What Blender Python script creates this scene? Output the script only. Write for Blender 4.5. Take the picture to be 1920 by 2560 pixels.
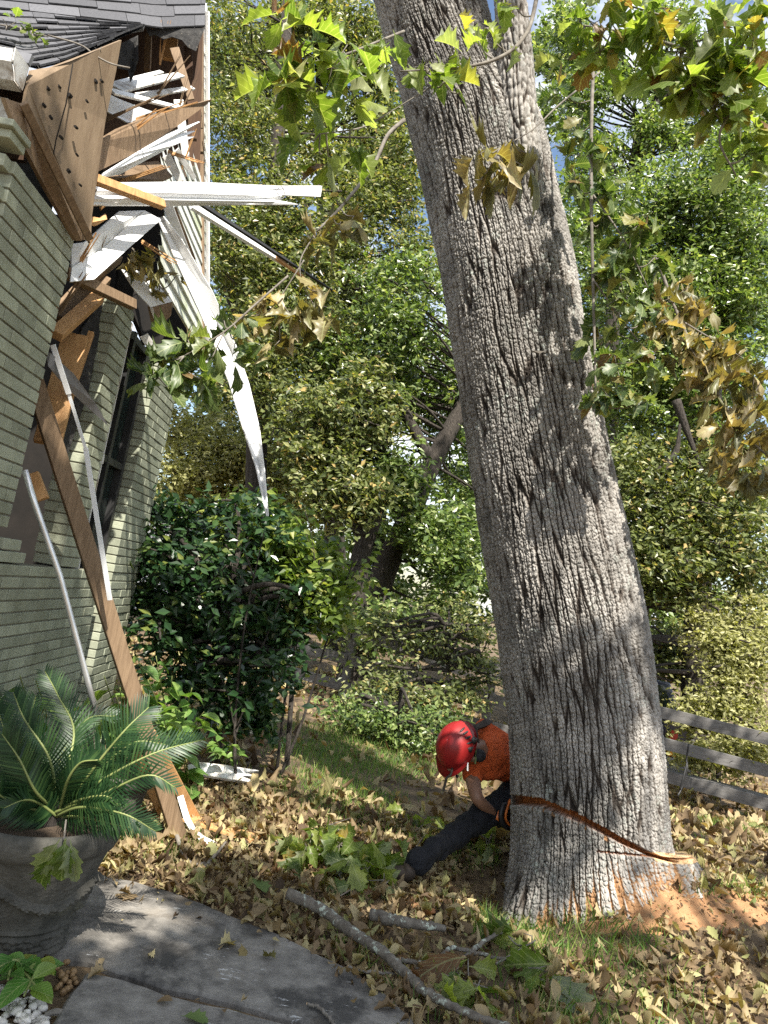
import bpy, math, random
import numpy as np
from mathutils import Vector, Matrix

for o in list(bpy.data.objects):
    bpy.data.objects.remove(o, do_unlink=True)
SC = bpy.context.scene
COL = SC.collection
rng = np.random.default_rng(7)
random.seed(7)

# ------------------------------------------------------------------ camera
FPX = 1849.0
PITCH = math.radians(6.3)
ROLL = math.radians(10.0)
_f = np.array([0, math.cos(PITCH), math.sin(PITCH)])
_u0 = np.array([0, -math.sin(PITCH), math.cos(PITCH)])
_r0 = np.array([1.0, 0, 0])
CR = math.cos(ROLL) * _r0 + math.sin(ROLL) * _u0
CU = -math.sin(ROLL) * _r0 + math.cos(ROLL) * _u0
CAM = np.array([0, 0, 1.6])
cd = bpy.data.cameras.new("camera")
cd.sensor_fit = 'VERTICAL'
cd.sensor_height = 36.0
cd.lens = 36.0 * FPX / 2560.0
cd.clip_start = 0.05
cd.clip_end = 600
cam = bpy.data.objects.new("camera", cd)
COL.objects.link(cam)
mw = Matrix.Identity(4)
for i in range(3):
    mw[i][0], mw[i][1], mw[i][2], mw[i][3] = CR[i], CU[i], -_f[i], CAM[i]
cam.matrix_world = mw
SC.camera = cam

# ------------------------------------------------------------------ light
SUN_DIR = np.array([0.155, -0.58, 0.79])
SUN_DIR = SUN_DIR / np.linalg.norm(SUN_DIR)
sl = bpy.data.lights.new("sun", 'SUN')
sl.energy = 5.0
sl.angle = math.radians(0.5)
sl.color = (1.0, 0.94, 0.84)
so = bpy.data.objects.new("sun", sl)
COL.objects.link(so)
so.rotation_euler = Vector(SUN_DIR).to_track_quat('Z', 'Y').to_euler()
so.location = (4, -8, 12)

W = bpy.data.worlds.new("World")
SC.world = W
W.use_nodes = True
nt = W.node_tree
nt.nodes.clear()
sky = nt.nodes.new('ShaderNodeTexSky')
sky.sky_type = 'NISHITA'
sky.sun_disc = False
sky.sun_elevation = math.asin(SUN_DIR[2])
sky.sun_rotation = math.atan2(SUN_DIR[0], SUN_DIR[1])
sky.air_density = 1.2
sky.dust_density = 1.0
tc = nt.nodes.new('ShaderNodeTexCoord')
mp = nt.nodes.new('ShaderNodeMapping')
mp.inputs['Scale'].default_value = (2.2, 2.2, 3.6)
nz = nt.nodes.new('ShaderNodeTexNoise')
nz.inputs['Scale'].default_value = 2.0
nz.inputs['Detail'].default_value = 6
nz.inputs['Roughness'].default_value = 0.6
rp = nt.nodes.new('ShaderNodeValToRGB')
rp.color_ramp.elements[0].position = 0.44
rp.color_ramp.elements[1].position = 0.62
mx = nt.nodes.new('ShaderNodeMix')
mx.data_type = 'RGBA'
mx.inputs['B'].default_value = (8.0, 8.2, 8.5, 1)
bg = nt.nodes.new('ShaderNodeBackground')
bg.inputs['Strength'].default_value = 0.09
wo = nt.nodes.new('ShaderNodeOutputWorld')
L = nt.links.new
L(tc.outputs['Generated'], mp.inputs['Vector'])
L(mp.outputs['Vector'], nz.inputs['Vector'])
L(nz.outputs['Fac'], rp.inputs['Fac'])
L(rp.outputs['Color'], mx.inputs['Factor'])
L(sky.outputs['Color'], mx.inputs['A'])
L(mx.outputs['Result'], bg.inputs['Color'])
L(bg.outputs['Background'], wo.inputs['Surface'])

SC.view_settings.view_transform = 'Standard'
SC.view_settings.look = 'None'
SC.view_settings.gamma = 1.0
SC.view_settings.exposure = 1.22
SC.view_settings.use_curve_mapping = False
SC.cycles.max_bounces = 6
SC.cycles.diffuse_bounces = 3
SC.cycles.glossy_bounces = 2
SC.cycles.transmission_bounces = 3
SC.cycles.transparent_max_bounces = 4
SC.cycles.use_denoising = False
SC.cycles.use_adaptive_sampling = True
SC.cycles.adaptive_threshold = 0.01

# ------------------------------------------------------------------ helpers
def ray(px, py):
    d = _f + ((px - 960) / FPX) * CR - ((py - 1280) / FPX) * CU
    return d / d[1]

def at(px, py, y):
    "the place in the yard seen at this point of the photograph, y metres ahead"
    return CAM + ray(px, py) * y

def on_ground(px, py, z=0.0):
    d = ray(px, py)
    return CAM + d * ((z - 1.6) / d[2])

def proj(P):
    q = np.asarray(P) - CAM
    a = q @ _f
    return 960 + FPX * (q @ CR) / a, 1280 - FPX * (q @ CU) / a

def norm(v):
    v = np.asarray(v, float)
    return v / (np.linalg.norm(v) + 1e-12)

def tag(o, label=None, cat=None, group=None, kind=None):
    if label: o['label'] = label
    if cat: o['category'] = cat
    if group: o['group'] = group
    if kind: o['kind'] = kind
    return o

def empty(name, loc, label=None, cat=None, group=None):
    o = bpy.data.objects.new(name, None)
    o.empty_display_size = 0.1
    COL.objects.link(o)
    o.location = loc
    bpy.context.view_layer.update()
    return tag(o, label, cat, group)

def link(name, me, parent=None, mats=None):
    o = bpy.data.objects.new(name, me)
    COL.objects.link(o)
    if mats is not None:
        for m in (mats if isinstance(mats, (list, tuple)) else [mats]):
            me.materials.append(m)
    if parent is not None:
        o.parent = parent
        o.matrix_parent_inverse = Matrix.Translation(parent.location).inverted()
    return o

def np_mesh(name, V, Fc, rnd=None, smooth=False, mi=None, uv=None, attrs=None):
    V = np.asarray(V, np.float32)
    Fc = np.asarray(Fc, np.int32)
    me = bpy.data.meshes.new(name)
    k = Fc.shape[1]
    me.vertices.add(len(V)); me.vertices.foreach_set('co', V.ravel())
    me.loops.add(Fc.size); me.loops.foreach_set('vertex_index', Fc.ravel())
    me.polygons.add(len(Fc))
    me.polygons.foreach_set('loop_start', np.arange(0, Fc.size, k, dtype=np.int32))
    me.polygons.foreach_set('loop_total', np.full(len(Fc), k, np.int32))
    if mi is not None:
        me.polygons.foreach_set('material_index', np.asarray(mi, np.int32))
    me.polygons.foreach_set('use_smooth', np.full(len(Fc), bool(smooth)))
    me.update(calc_edges=True)
    if rnd is not None:
        a = me.attributes.new('rnd', 'FLOAT', 'FACE'); a.data.foreach_set('value', np.asarray(rnd, np.float32))
    if uv is not None:
        u = me.uv_layers.new(name='UVMap'); u.data.foreach_set('uv', np.asarray(uv, np.float32).ravel())
    for n, v in (attrs or {}).items():
        a = me.attributes.new(n, 'FLOAT', 'POINT'); a.data.foreach_set('value', np.asarray(v, np.float32))
    me.validate()
    return me

class MB:
    "collects simple solids and links them as one mesh"
    def __init__(s): s.V = []; s.F = []; s.r = []; s.m = []
    def add(s, vs, fs, r=None, m=0):
        b = len(s.V); s.V += [tuple(map(float, v)) for v in vs]
        r = random.random() if r is None else r
        for f in fs:
            s.F.append([b + i for i in f]); s.r.append(r); s.m.append(m)
    def box(s, c, ax, h, r=None, m=0):
        c = np.asarray(c, float); a = [np.asarray(ax[i], float) * h[i] for i in range(3)]
        vs = [c + sx * a[0] + sy * a[1] + sz * a[2] for sx in (-1, 1) for sy in (-1, 1) for sz in (-1, 1)]
        s.add(vs, [(0, 1, 3, 2), (4, 6, 7, 5), (0, 4, 5, 1), (2, 3, 7, 6), (0, 2, 6, 4), (1, 5, 7, 3)], r, m)
    def bar(s, p0, p1, w, t, face=(0, -1, 0), r=None, m=0, taper=1.0, bev=0.0):
        "board from p0 to p1, width w across, thickness t, broad side turned towards `face`"
        p0 = np.asarray(p0, float); p1 = np.asarray(p1, float)
        d = norm(p1 - p0); n = np.asarray(face, float); n = norm(n - d * (n @ d)); b = np.cross(d, n)
        vs = []
        for p, k in ((p0, 1.0), (p1, taper)):
            for sx, sy in ((-1, -1), (1, -1), (1, 1), (-1, 1)):
                vs.append(p + b * sx * w / 2 * k + n * sy * t / 2)
        s.add(vs, [(0, 1, 2, 3), (7, 6, 5, 4), (0, 4, 5, 1), (1, 5, 6, 2), (2, 6, 7, 3), (3, 7, 4, 0)], r, m)
    def prism(s, pts, t, r=None, m=0, away=None):
        pts = [np.asarray(p, float) for p in pts]; n = np.zeros(3)
        for i in range(len(pts)): n += np.cross(pts[i] - pts[0], pts[(i + 1) % len(pts)] - pts[0])
        n = norm(n); c = sum(pts) / len(pts)
        ref = (c - CAM) if away is None else np.asarray(away, float)
        if n @ ref < 0: n = -n
        k = len(pts); vs = pts + [p + n * t for p in pts]
        fs = [tuple(range(k)), tuple(range(2 * k - 1, k - 1, -1))] + [(i, i + k, (i + 1) % k + k, (i + 1) % k) for i in range(k)]
        s.add(vs, fs, r, m)
    def tube(s, pts, rad, n=8, r=None, m=0, cap=True):
        pts = [np.asarray(p, float) for p in pts]
        if np.isscalar(rad): rad = [rad] * len(pts)
        if len(rad) != len(pts): rad = list(np.interp(np.linspace(0, 1, len(pts)), np.linspace(0, 1, len(rad)), rad))
        vs = []; ref = None
        for i, p in enumerate(pts):
            d = norm(pts[min(i + 1, len(pts) - 1)] - pts[max(i - 1, 0)])
            if ref is None:
                ref = np.array([1.0, 0, 0]) if abs(d[0]) < 0.8 else np.array([0, 1.0, 0])
            a = norm(ref - d * (ref @ d)); ref = a; b = np.cross(d, a)
            for j in range(n):
                th = 2 * math.pi * j / n
                vs.append(p + (a * math.cos(th) + b * math.sin(th)) * rad[i])
        fs = []
        for i in range(len(pts) - 1):
            for j in range(n):
                fs.append((i * n + j, i * n + (j + 1) % n, (i + 1) * n + (j + 1) % n, (i + 1) * n + j))
        if cap: fs += [tuple(range(n - 1, -1, -1)), tuple(range((len(pts) - 1) * n, len(pts) * n))]
        s.add(vs, fs, r, m)
    def lathe(s, prof, o, axis=(0, 0, 1), n=40, r=None, m=0):
        axis = norm(axis); a = norm(np.cross(axis, (0.3, 1, 0.1))); b = np.cross(axis, a); o = np.asarray(o, float)
        vs = [o + axis * z + (a * math.cos(2 * math.pi * j / n) + b * math.sin(2 * math.pi * j / n)) * rr for rr, z in prof for j in range(n)]
        fs = [(i * n + j, i * n + (j + 1) % n, (i + 1) * n + (j + 1) % n, (i + 1) * n + j) for i in range(len(prof) - 1) for j in range(n)]
        s.add(vs, fs, r, m)
    def build(s, name, mats, parent=None, smooth=False, bevel=0):
        me = bpy.data.meshes.new(name)
        me.from_pydata(s.V, [], s.F)
        a = me.attributes.new('rnd', 'FLOAT', 'FACE'); a.data.foreach_set('value', np.asarray(s.r, np.float32))
        me.polygons.foreach_set('material_index', np.asarray(s.m, np.int32))
        me.polygons.foreach_set('use_smooth', np.full(len(s.F), bool(smooth)))
        me.update()
        o = link(name, me, parent, mats)
        if bevel:
            b = o.modifiers.new('bevel', 'BEVEL'); b.width = bevel; b.segments = 2; b.limit_method = 'ANGLE'
        return o

def catmull(pts, k=6):
    pts = [np.asarray(p, float) for p in pts]
    if len(pts) < 3:
        return [pts[0] + (pts[1] - pts[0]) * i / k for i in range(k + 1)]
    P = [2 * pts[0] - pts[1]] + pts + [2 * pts[-1] - pts[-2]]
    out = []
    for i in range(1, len(P) - 2):
        for j in range(k):
            t = j / k
            out.append(0.5 * (2 * P[i] + (P[i + 1] - P[i - 1]) * t + (2 * P[i - 1] - 5 * P[i] + 4 * P[i + 1] - P[i + 2]) * t * t
                              + (3 * P[i] - P[i - 1] - 3 * P[i + 1] + P[i + 2]) * t ** 3))
    out.append(pts[-1])
    return out

def _hash(ix, iy, s=0):
    h = np.sin(ix * 127.1 + iy * 311.7 + s * 74.7) * 43758.5453
    return h - np.floor(h)

def vnoise(x, y, s=0):
    ix = np.floor(x); iy = np.floor(y); fx = x - ix; fy = y - iy
    fx = fx * fx * (3 - 2 * fx); fy = fy * fy * (3 - 2 * fy)
    a = _hash(ix, iy, s); b = _hash(ix + 1, iy, s); c = _hash(ix, iy + 1, s); d = _hash(ix + 1, iy + 1, s)
    return (a * (1 - fx) + b * fx) * (1 - fy) + (c * (1 - fx) + d * fx) * fy

def fbm(x, y, s=0, o=4):
    v = 0; a = 0.5
    for i in range(o):
        v = v + a * vnoise(x * 2 ** i, y * 2 ** i, s + i); a *= 0.5
    return v

def worley(x, y, s=0, jit=0.85):
    ix = np.floor(x); iy = np.floor(y)
    f1 = np.full(x.shape, 9.0); f2 = np.full(x.shape, 9.0)
    for dx in (-1, 0, 1):
        for dy in (-1, 0, 1):
            cx = ix + dx; cy = iy + dy
            qx = cx + 0.5 + (_hash(cx, cy, s) - 0.5) * jit; qy = cy + 0.5 + (_hash(cx, cy, s + 9) - 0.5) * jit
            d = np.hypot(x - qx, y - qy)
            f2 = np.where(d < f1, f1, np.minimum(f2, d)); f1 = np.minimum(f1, d)
    return f1, f2

def sstep(a, b, x):
    t = np.clip((x - a) / (b - a), 0, 1)
    return t * t * (3 - 2 * t)

def frames(nrm, spin):
    "rotation matrices (n,3,3) whose columns are x, y, z with z along nrm"
    z = nrm / (np.linalg.norm(nrm, axis=1, keepdims=True) + 1e-9)
    ref = np.where(np.abs(z[:, 2:3]) < 0.9, np.array([[0, 0, 1.0]]), np.array([[1.0, 0, 0]]))
    x = np.cross(ref, z); x /= np.linalg.norm(x, axis=1, keepdims=True) + 1e-9
    y = np.cross(z, x)
    c = np.cos(spin)[:, None]; s = np.sin(spin)[:, None]
    return np.stack([x * c + y * s, -x * s + y * c, z], axis=2)

def frames_dir(d, nrm):
    "leaf frames: y along d (tip), z close to nrm"
    y = d / (np.linalg.norm(d, axis=1, keepdims=True) + 1e-9)
    z = nrm - y * np.sum(nrm * y, axis=1, keepdims=True); z /= np.linalg.norm(z, axis=1, keepdims=True) + 1e-9
    return np.stack([np.cross(y, z), y, z], axis=2)

def scatter(name, T, pos, rot, size, rnd, smooth=False):
    "one mesh of n copies of template T = (verts, faces, uv or None)"
    tv, tf, tuv = T
    n = len(pos); k = len(tv)
    V = np.einsum('nij,kj->nki', rot, tv) * np.asarray(size)[:, None, None] + pos[:, None, :]
    Fc = (tf[None, :, :] + (np.arange(n) * k)[:, None, None]).reshape(-1, tf.shape[1])
    uv = None if tuv is None else np.tile(tuv[tf.ravel()], (n, 1))
    return np_mesh(name, V.reshape(-1, 3), Fc, np.repeat(rnd, len(tf)), smooth, uv=uv)

# leaf templates: small folded leaf, lobed oak leaf (several curls)
LEAF4 = (np.array([[0, 0, 0], [-.24, .45, .07], [0, 1, -.05], [.24, .45, .07]], float), np.array([[0, 1, 2], [0, 2, 3]]), None)
BROAD = None

def blade(ts, ws, fw, curl, droop, twist=0.0, cup=0.0):
    v = []; uv = []; f = []
    wm = max(ws)
    for t, w, o in zip(ts, ws, fw):
        zz = -droop * t * t
        yy = t * (1 - 0.25 * abs(droop) * t)
        for sx in (-1, 0, 1):
            z = zz + curl * (w * abs(sx)) ** 1.3 * 1.6 + cup * math.sin(6 * t) * w * (sx if sx else 0) + twist * sx * w * t
            v.append((sx * w * (1 - 0.35 * abs(curl)), yy + (o if sx else 0), z)); uv.append((0.5 + sx * w / (2 * wm), t))
    for i in range(len(ts) - 1):
        a = i * 3
        f += [(a, a + 1, a + 4, a + 3), (a + 1, a + 2, a + 5, a + 4)]
    return (np.array(v, float), np.array(f), np.array(uv, float))

_ot = [0, .14, .20, .28, .36, .42, .52, .60, .67, .75, .83, .90, 1.0]
_ow = [.012, .03, .13, .26, .20, .24, .42, .30, .27, .34, .18, .15, .0]
_of = [0, 0, .01, .05, .0, .02, .09, .02, .02, .08, .02, .04, 0]
OAKS = [blade(_ot, _ow, _of, c, d, tw, cu) for c, d, tw, cu in
        ((0.25, .15, .1, .1), (0.6, .35, -.2, .2), (-.4, .5, .25, .15), (1.0, .2, .3, .3), (-.2, .1, -.1, .1), (.8, .6, -.3, .3))]
OAK_CURL = [blade(_ot, _ow, _of, c, d, tw, cu) for c, d, tw, cu in
            ((1.3, .5, .5, .5), (-1.2, .7, -.6, .4), (1.6, -.4, .8, .5), (1.0, .9, -.9, .6))]
_bt = [0, .12, .3, .5, .7, .87, 1.0]
_bw = [.01, .16, .30, .33, .26, .13, 0]
BROADS = [blade(_bt, _bw, [0] * 7, c, d, tw, 0.03) for c, d, tw in ((.35, .25, 0), (.2, .5, .1), (.5, .1, -.1))]

# ------------------------------------------------------------------ materials
def N(t, kind, **kw):
    n = t.nodes.new(kind)
    for k, v in kw.items():
        if k in n.inputs: n.inputs[k].default_value = v
        else: setattr(n, k, v)
    return n

def ramp(t, stops, interp='LINEAR'):
    r = t.nodes.new('ShaderNodeValToRGB'); cr = r.color_ramp; cr.interpolation = interp
    while len(cr.elements) < len(stops): cr.elements.new(0.5)
    for e, (p, c) in zip(cr.elements, stops):
        e.position = p; e.color = (c[0], c[1], c[2], 1)
    return r

def new_mat(name):
    m = bpy.data.materials.new(name); m.use_nodes = True
    t = m.node_tree
    b = t.nodes['Principled BSDF']
    return m, t, b, t.nodes['Material Output']

def mat(name, c1, c2, scale=6, detail=5, rough=.6, rough2=None, bump=0.2, bscale=40, bdist=.004, stretch=(1, 1, 1), stain=None, stain_scale=2, stain_at=(.55, .7), rnd=0.0, metal=0.0, spec=.4, coat=0):
    "mottled solid: two tones, optional stain, per-face brightness jitter, fine bump"
    m, t, b, out = new_mat(name); L = t.links.new
    co = N(t, 'ShaderNodeTexCoord'); mp = N(t, 'ShaderNodeMapping'); mp.inputs['Scale'].default_value = stretch
    L(co.outputs['Object'], mp.inputs['Vector'])
    n = N(t, 'ShaderNodeTexNoise', Scale=scale, Detail=detail, Roughness=.65); L(mp.outputs['Vector'], n.inputs['Vector'])
    r = ramp(t, [(.32, c1), (.68, c2)]); L(n.outputs['Fac'], r.inputs['Fac']); col = r.outputs['Color']
    if stain:
        n2 = N(t, 'ShaderNodeTexNoise', Scale=stain_scale, Detail=8, Roughness=.7); L(mp.outputs['Vector'], n2.inputs['Vector'])
        r2 = ramp(t, [(stain_at[0], (0, 0, 0)), (stain_at[1], (1, 1, 1))]); L(n2.outputs['Fac'], r2.inputs['Fac'])
        x = N(t, 'ShaderNodeMix', data_type='RGBA'); x.inputs['B'].default_value = (*stain, 1)
        L(r2.outputs['Color'], x.inputs['Factor']); L(col, x.inputs['A']); col = x.outputs['Result']
    if rnd:
        a = N(t, 'ShaderNodeAttribute', attribute_name='rnd')
        mr = N(t, 'ShaderNodeMapRange'); mr.inputs['To Min'].default_value = 1 - rnd; mr.inputs['To Max'].default_value = 1 + rnd
        L(a.outputs['Fac'], mr.inputs['Value'])
        h = N(t, 'ShaderNodeHueSaturation'); L(mr.outputs['Result'], h.inputs['Value']); L(col, h.inputs['Color']); col = h.outputs['Color']
    L(col, b.inputs['Base Color'])
    b.inputs['Roughness'].default_value = rough; b.inputs['Metallic'].default_value = metal
    b.inputs['Specular IOR Level'].default_value = spec
    if coat: b.inputs['Coat Weight'].default_value = coat
    if bump:
        nb = N(t, 'ShaderNodeTexNoise', Scale=bscale, Detail=6, Roughness=.6); L(mp.outputs['Vector'], nb.inputs['Vector'])
        bp = N(t, 'ShaderNodeBump', Strength=bump, Distance=bdist); L(nb.outputs['Fac'], bp.inputs['Height']); L(bp.outputs['Normal'], b.inputs['Normal'])
    return m

def leaf_mat(name, stops, rough=.42, trans=.35, veins=False, spec=.4, tint=(1.0, 1.0, .55)):
    m, t, b, out = new_mat(name); L = t.links.new
    a = N(t, 'ShaderNodeAttribute', attribute_name='rnd')
    r = ramp(t, stops); L(a.outputs['Fac'], r.inputs['Fac']); col = r.outputs['Color']
    if veins:
        uv = N(t, 'ShaderNodeUVMap'); sp = N(t, 'ShaderNodeSeparateXYZ'); L(uv.outputs['UV'], sp.inputs['Vector'])
        d = N(t, 'ShaderNodeMath', operation='SUBTRACT'); d.inputs[1].default_value = .5; L(sp.outputs['X'], d.inputs[0])
        ab = N(t, 'ShaderNodeMath', operation='ABSOLUTE'); L(d.outputs[0], ab.inputs[0])
        m1 = N(t, 'ShaderNodeMath', operation='LESS_THAN'); m1.inputs[1].default_value = .022; L(ab.outputs[0], m1.inputs[0])
        # side veins: slanted stripes
        k = N(t, 'ShaderNodeMath', operation='MULTIPLY_ADD'); k.inputs[1].default_value = -.9; L(ab.outputs[0], k.inputs[0]); L(sp.outputs['Y'], k.inputs[2])
        fr = N(t, 'ShaderNodeMath', operation='PINGPONG'); fr.inputs[1].default_value = .075; L(k.outputs[0], fr.inputs[0])
        m2 = N(t, 'ShaderNodeMath', operation='LESS_THAN'); m2.inputs[1].default_value = .008; L(fr.outputs[0], m2.inputs[0])
        mm = N(t, 'ShaderNodeMath', operation='MAXIMUM'); L(m1.outputs[0], mm.inputs[0]); L(m2.outputs[0], mm.inputs[1])
        sc = N(t, 'ShaderNodeMath', operation='MULTIPLY'); sc.inputs[1].default_value = .45; L(mm.outputs[0], sc.inputs[0])
        x = N(t, 'ShaderNodeMix', data_type='RGBA'); x.inputs['B'].default_value = (.42, .45, .22, 1); L(sc.outputs[0], x.inputs['Factor']); L(col, x.inputs['A']); col = x.outputs['Result']
        nn = N(t, 'ShaderNodeTexNoise', Scale=14, Detail=5); tcn = N(t, 'ShaderNodeTexCoord'); L(tcn.outputs['Object'], nn.inputs['Vector'])
        mr = N(t, 'ShaderNodeMapRange'); mr.inputs['From Min'].default_value = .3; mr.inputs['From Max'].default_value = .7; mr.inputs['To Min'].default_value = .75; mr.inputs['To Max'].default_value = 1.25
        L(nn.outputs['Fac'], mr.inputs['Value'])
        hs = N(t, 'ShaderNodeHueSaturation'); L(mr.outputs['Result'], hs.inputs['Value']); L(col, hs.inputs['Color']); col = hs.outputs['Color']
    L(col, b.inputs['Base Color'])
    b.inputs['Roughness'].default_value = rough; b.inputs['Specular IOR Level'].default_value = spec
    tr = N(t, 'ShaderNodeBsdfTranslucent')
    g = N(t, 'ShaderNodeMix', data_type='RGBA', blend_type='MULTIPLY'); g.inputs['Factor'].default_value = 1; g.inputs['B'].default_value = (tint[0] * 1.9, tint[1] * 2.0, tint[2] * 1.4, 1)
    L(col, g.inputs['A']); L(g.outputs['Result'], tr.inputs['Color'])
    ms = N(t, 'ShaderNodeMixShader'); ms.inputs['Fac'].default_value = trans
    L(b.outputs['BSDF'], ms.inputs[1]); L(tr.outputs['BSDF'], ms.inputs[2]); L(ms.outputs['Shader'], out.inputs['Surface'])
    return m

M = {}
M['brick'] = mat('painted_brick', (.265, .285, .212), (.33, .35, .265), scale=9, rough=.55, bump=.5, bscale=60, bdist=.004, rnd=.2, stain=(.17, .175, .12), stain_scale=3.5, stain_at=(.5, .75))
M['mortar'] = mat('dark_mortar', (.14, .135, .10), (.20, .19, .14), scale=20, rough=.9, bump=.6)
M['white'] = mat('white_metal', (.74, .75, .76), (.82, .83, .83), scale=3, rough=.35, bump=.06, bscale=12, stain=(.42, .39, .33), stain_scale=6, stain_at=(.56, .80))
M['oldwhite'] = mat('weathered_white', (.60, .60, .58), (.74, .73, .70), scale=8, rough=.55, bump=.3, bscale=30, stain=(.22, .15, .09), stain_scale=6, stain_at=(.48, .66))
M['siding'] = mat('white_siding', (.60, .62, .58), (.70, .72, .68), scale=4, rough=.5, bump=.05, stain=(.36, .42, .20), stain_scale=2.2, stain_at=(.48, .68))
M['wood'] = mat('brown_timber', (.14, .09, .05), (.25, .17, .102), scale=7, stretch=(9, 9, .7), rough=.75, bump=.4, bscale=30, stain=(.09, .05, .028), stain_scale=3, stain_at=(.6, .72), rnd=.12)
M['pine'] = mat('fresh_pine', (.42, .22, .085), (.58, .34, .15), scale=7, stretch=(8, 8, .6), rough=.7, bump=.3, bscale=26, stain=(.30, .13, .05), stain_scale=3, stain_at=(.58, .7), rnd=.1)
M['ply'] = mat('old_plywood', (.165, .115, .07), (.235, .17, .108), scale=4, stretch=(5, 5, .8), rough=.8, bump=.35, bscale=24, stain=(.13, .08, .045), stain_scale=5, stain_at=(.58, .7))
M['darkwood'] = mat('shadowed_timber', (.045, .022, .011), (.085, .044, .022), scale=7, stretch=(9, 9, .7), rough=.85, bump=.4)  # darker timber for the torn attic, cavity shade put into the colour
M['dark'] = mat('hollow_shade', (.006, .005, .004), (.014, .011, .009), scale=5, rough=.9, bump=.3)  # near-black: the shade inside rooms and hollows is put into this colour
M['tar'] = mat('tar_paper', (.012, .012, .013), (.05, .048, .045), scale=22, rough=.85, bump=.9, bscale=30, bdist=.02, stain=(.22, .2, .16), stain_scale=26, stain_at=(.62, .7))
M['shingle'] = mat('asphalt_shingle', (.055, .056, .062), (.11, .11, .118), scale=60, rough=.9, bump=.7, bscale=160, bdist=.004, rnd=.35)
M['flash'] = mat('grey_flashing', (.16, .16, .17), (.24, .24, .25), scale=4, rough=.45, metal=.3, bump=.05)
M['alu'] = mat('aluminium_strip', (.55, .55, .55), (.75, .75, .74), scale=6, rough=.3, metal=.75, bump=.1)
M['glass'] = mat('dark_glass', (.006, .012, .010), (.012, .022, .018), rough=.06, spec=.8, bump=0)
M['black'] = mat('black_frame', (.012, .012, .013), (.03, .03, .03), rough=.5, bump=.1)
M['concrete'] = mat('walk_concrete', (.125, .116, .104), (.28, .262, .235), scale=11, detail=9, rough=.9, bump=.7, bscale=55, bdist=.006, stain=(.06, .057, .053), stain_scale=2.6, stain_at=(.47, .60), rnd=.03)
M['stone'] = mat('cast_stone', (.05, .048, .04), (.115, .11, .095), scale=9, detail=9, rough=.92, bump=.9, bscale=42, bdist=.008, stain=(.035, .036, .030), stain_scale=4, stain_at=(.5, .66))
M['soil'] = mat('bare_soil', (.045, .032, .022), (.10, .072, .048), scale=10, rough=1, bump=1, bscale=50, bdist=.02)
M['helmet'] = mat('red_helmet', (.22, .010, .011), (.29, .016, .016), scale=5, rough=.42, bump=.06, bscale=30, stain=(.22, .03, .025), stain_scale=9, stain_at=(.58, .7))
M['shirt'] = mat('orange_shirt', (.50, .075, .016), (.62, .115, .025), scale=5, rough=.9, bump=1, bscale=11, bdist=.06, stain=(.30, .06, .02), stain_scale=5, stain_at=(.55, .75))
M['trouser'] = mat('dark_jeans', (.006, .0065, .009), (.014, .015, .019), scale=8, rough=.9, bump=1, bscale=13, bdist=.06, stain=(.035, .03, .024), stain_scale=7, stain_at=(.6, .75))
M['skin'] = mat('brown_skin', (.20, .105, .066), (.25, .135, .088), scale=12, rough=.5, bump=.2, bscale=80, bdist=.002)
M['glove'] = mat('work_glove', (.014, .014, .016), (.03, .03, .034), rough=.8, bump=.5, bscale=50)
M['boot'] = mat('leather_boot', (.025, .018, .013), (.05, .035, .025), rough=.7, bump=.4)
M['orange'] = mat('orange_plastic', (.62, .16, .03), (.70, .20, .04), rough=.4, bump=.05)
M['fence'] = mat('grey_fence', (.10, .095, .09), (.17, .165, .16), scale=5, stretch=(.6, 6, 9), rough=.9, bump=.5, bscale=30, stain=(.07, .065, .06), stain_scale=3, stain_at=(.55, .7), rnd=.08)
M['bark2'] = mat('grey_bark', (.028, .023, .019), (.085, .072, .06), scale=9, stretch=(4, 4, .8), rough=.95, bump=1, bscale=16, bdist=.05)
M['twig'] = mat('twig_bark', (.10, .085, .07), (.24, .22, .19), scale=20, rough=.9, bump=.5)
M['limb'] = mat('lichen_branch', (.08, .066, .052), (.19, .17, .14), scale=30, rough=.92, bump=.9, bscale=50, bdist=.008, stain=(.45, .50, .42), stain_scale=16, stain_at=(.56, .62))
M['endgrain'] = mat('cut_wood', (.50, .33, .17), (.64, .45, .26), scale=8, rough=.8, bump=.4, bscale=60)
M['car'] = mat('navy_paint', (.012, .018, .045), (.016, .022, .052), rough=.2, coat=.6, bump=0)
M['gold'] = mat('tan_paint', (.40, .33, .20), (.44, .37, .23), rough=.3, coat=.4, bump=0)
M['tail'] = mat('red_lens', (.40, .01, .008), (.46, .014, .01), rough=.15, bump=0, spec=.7)
M['amber'] = mat('amber_lens', (.75, .25, .01), (.8, .3, .02), rough=.15, bump=0)
M['tyre'] = mat('tyre_rubber', (.015, .015, .015), (.03, .03, .03), rough=.8)
M['hwhite'] = mat('white_cladding', (.78, .78, .76), (.84, .84, .82), rough=.6, bump=.1)
M['slate'] = mat('blue_roof', (.20, .24, .29), (.27, .31, .36), rough=.6, bump=.3)
M['terra'] = mat('terracotta', (.14, .055, .032), (.22, .10, .06), rough=.85, bump=.4)
M['pebble'] = mat('white_pebble', (.42, .39, .35), (.68, .65, .60), scale=8, rough=.6, bump=.2, rnd=.28)
M['acorn'] = mat('acorn_shell', (.20, .12, .055), (.33, .21, .10), rough=.55, bump=.2, rnd=.2)

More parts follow.
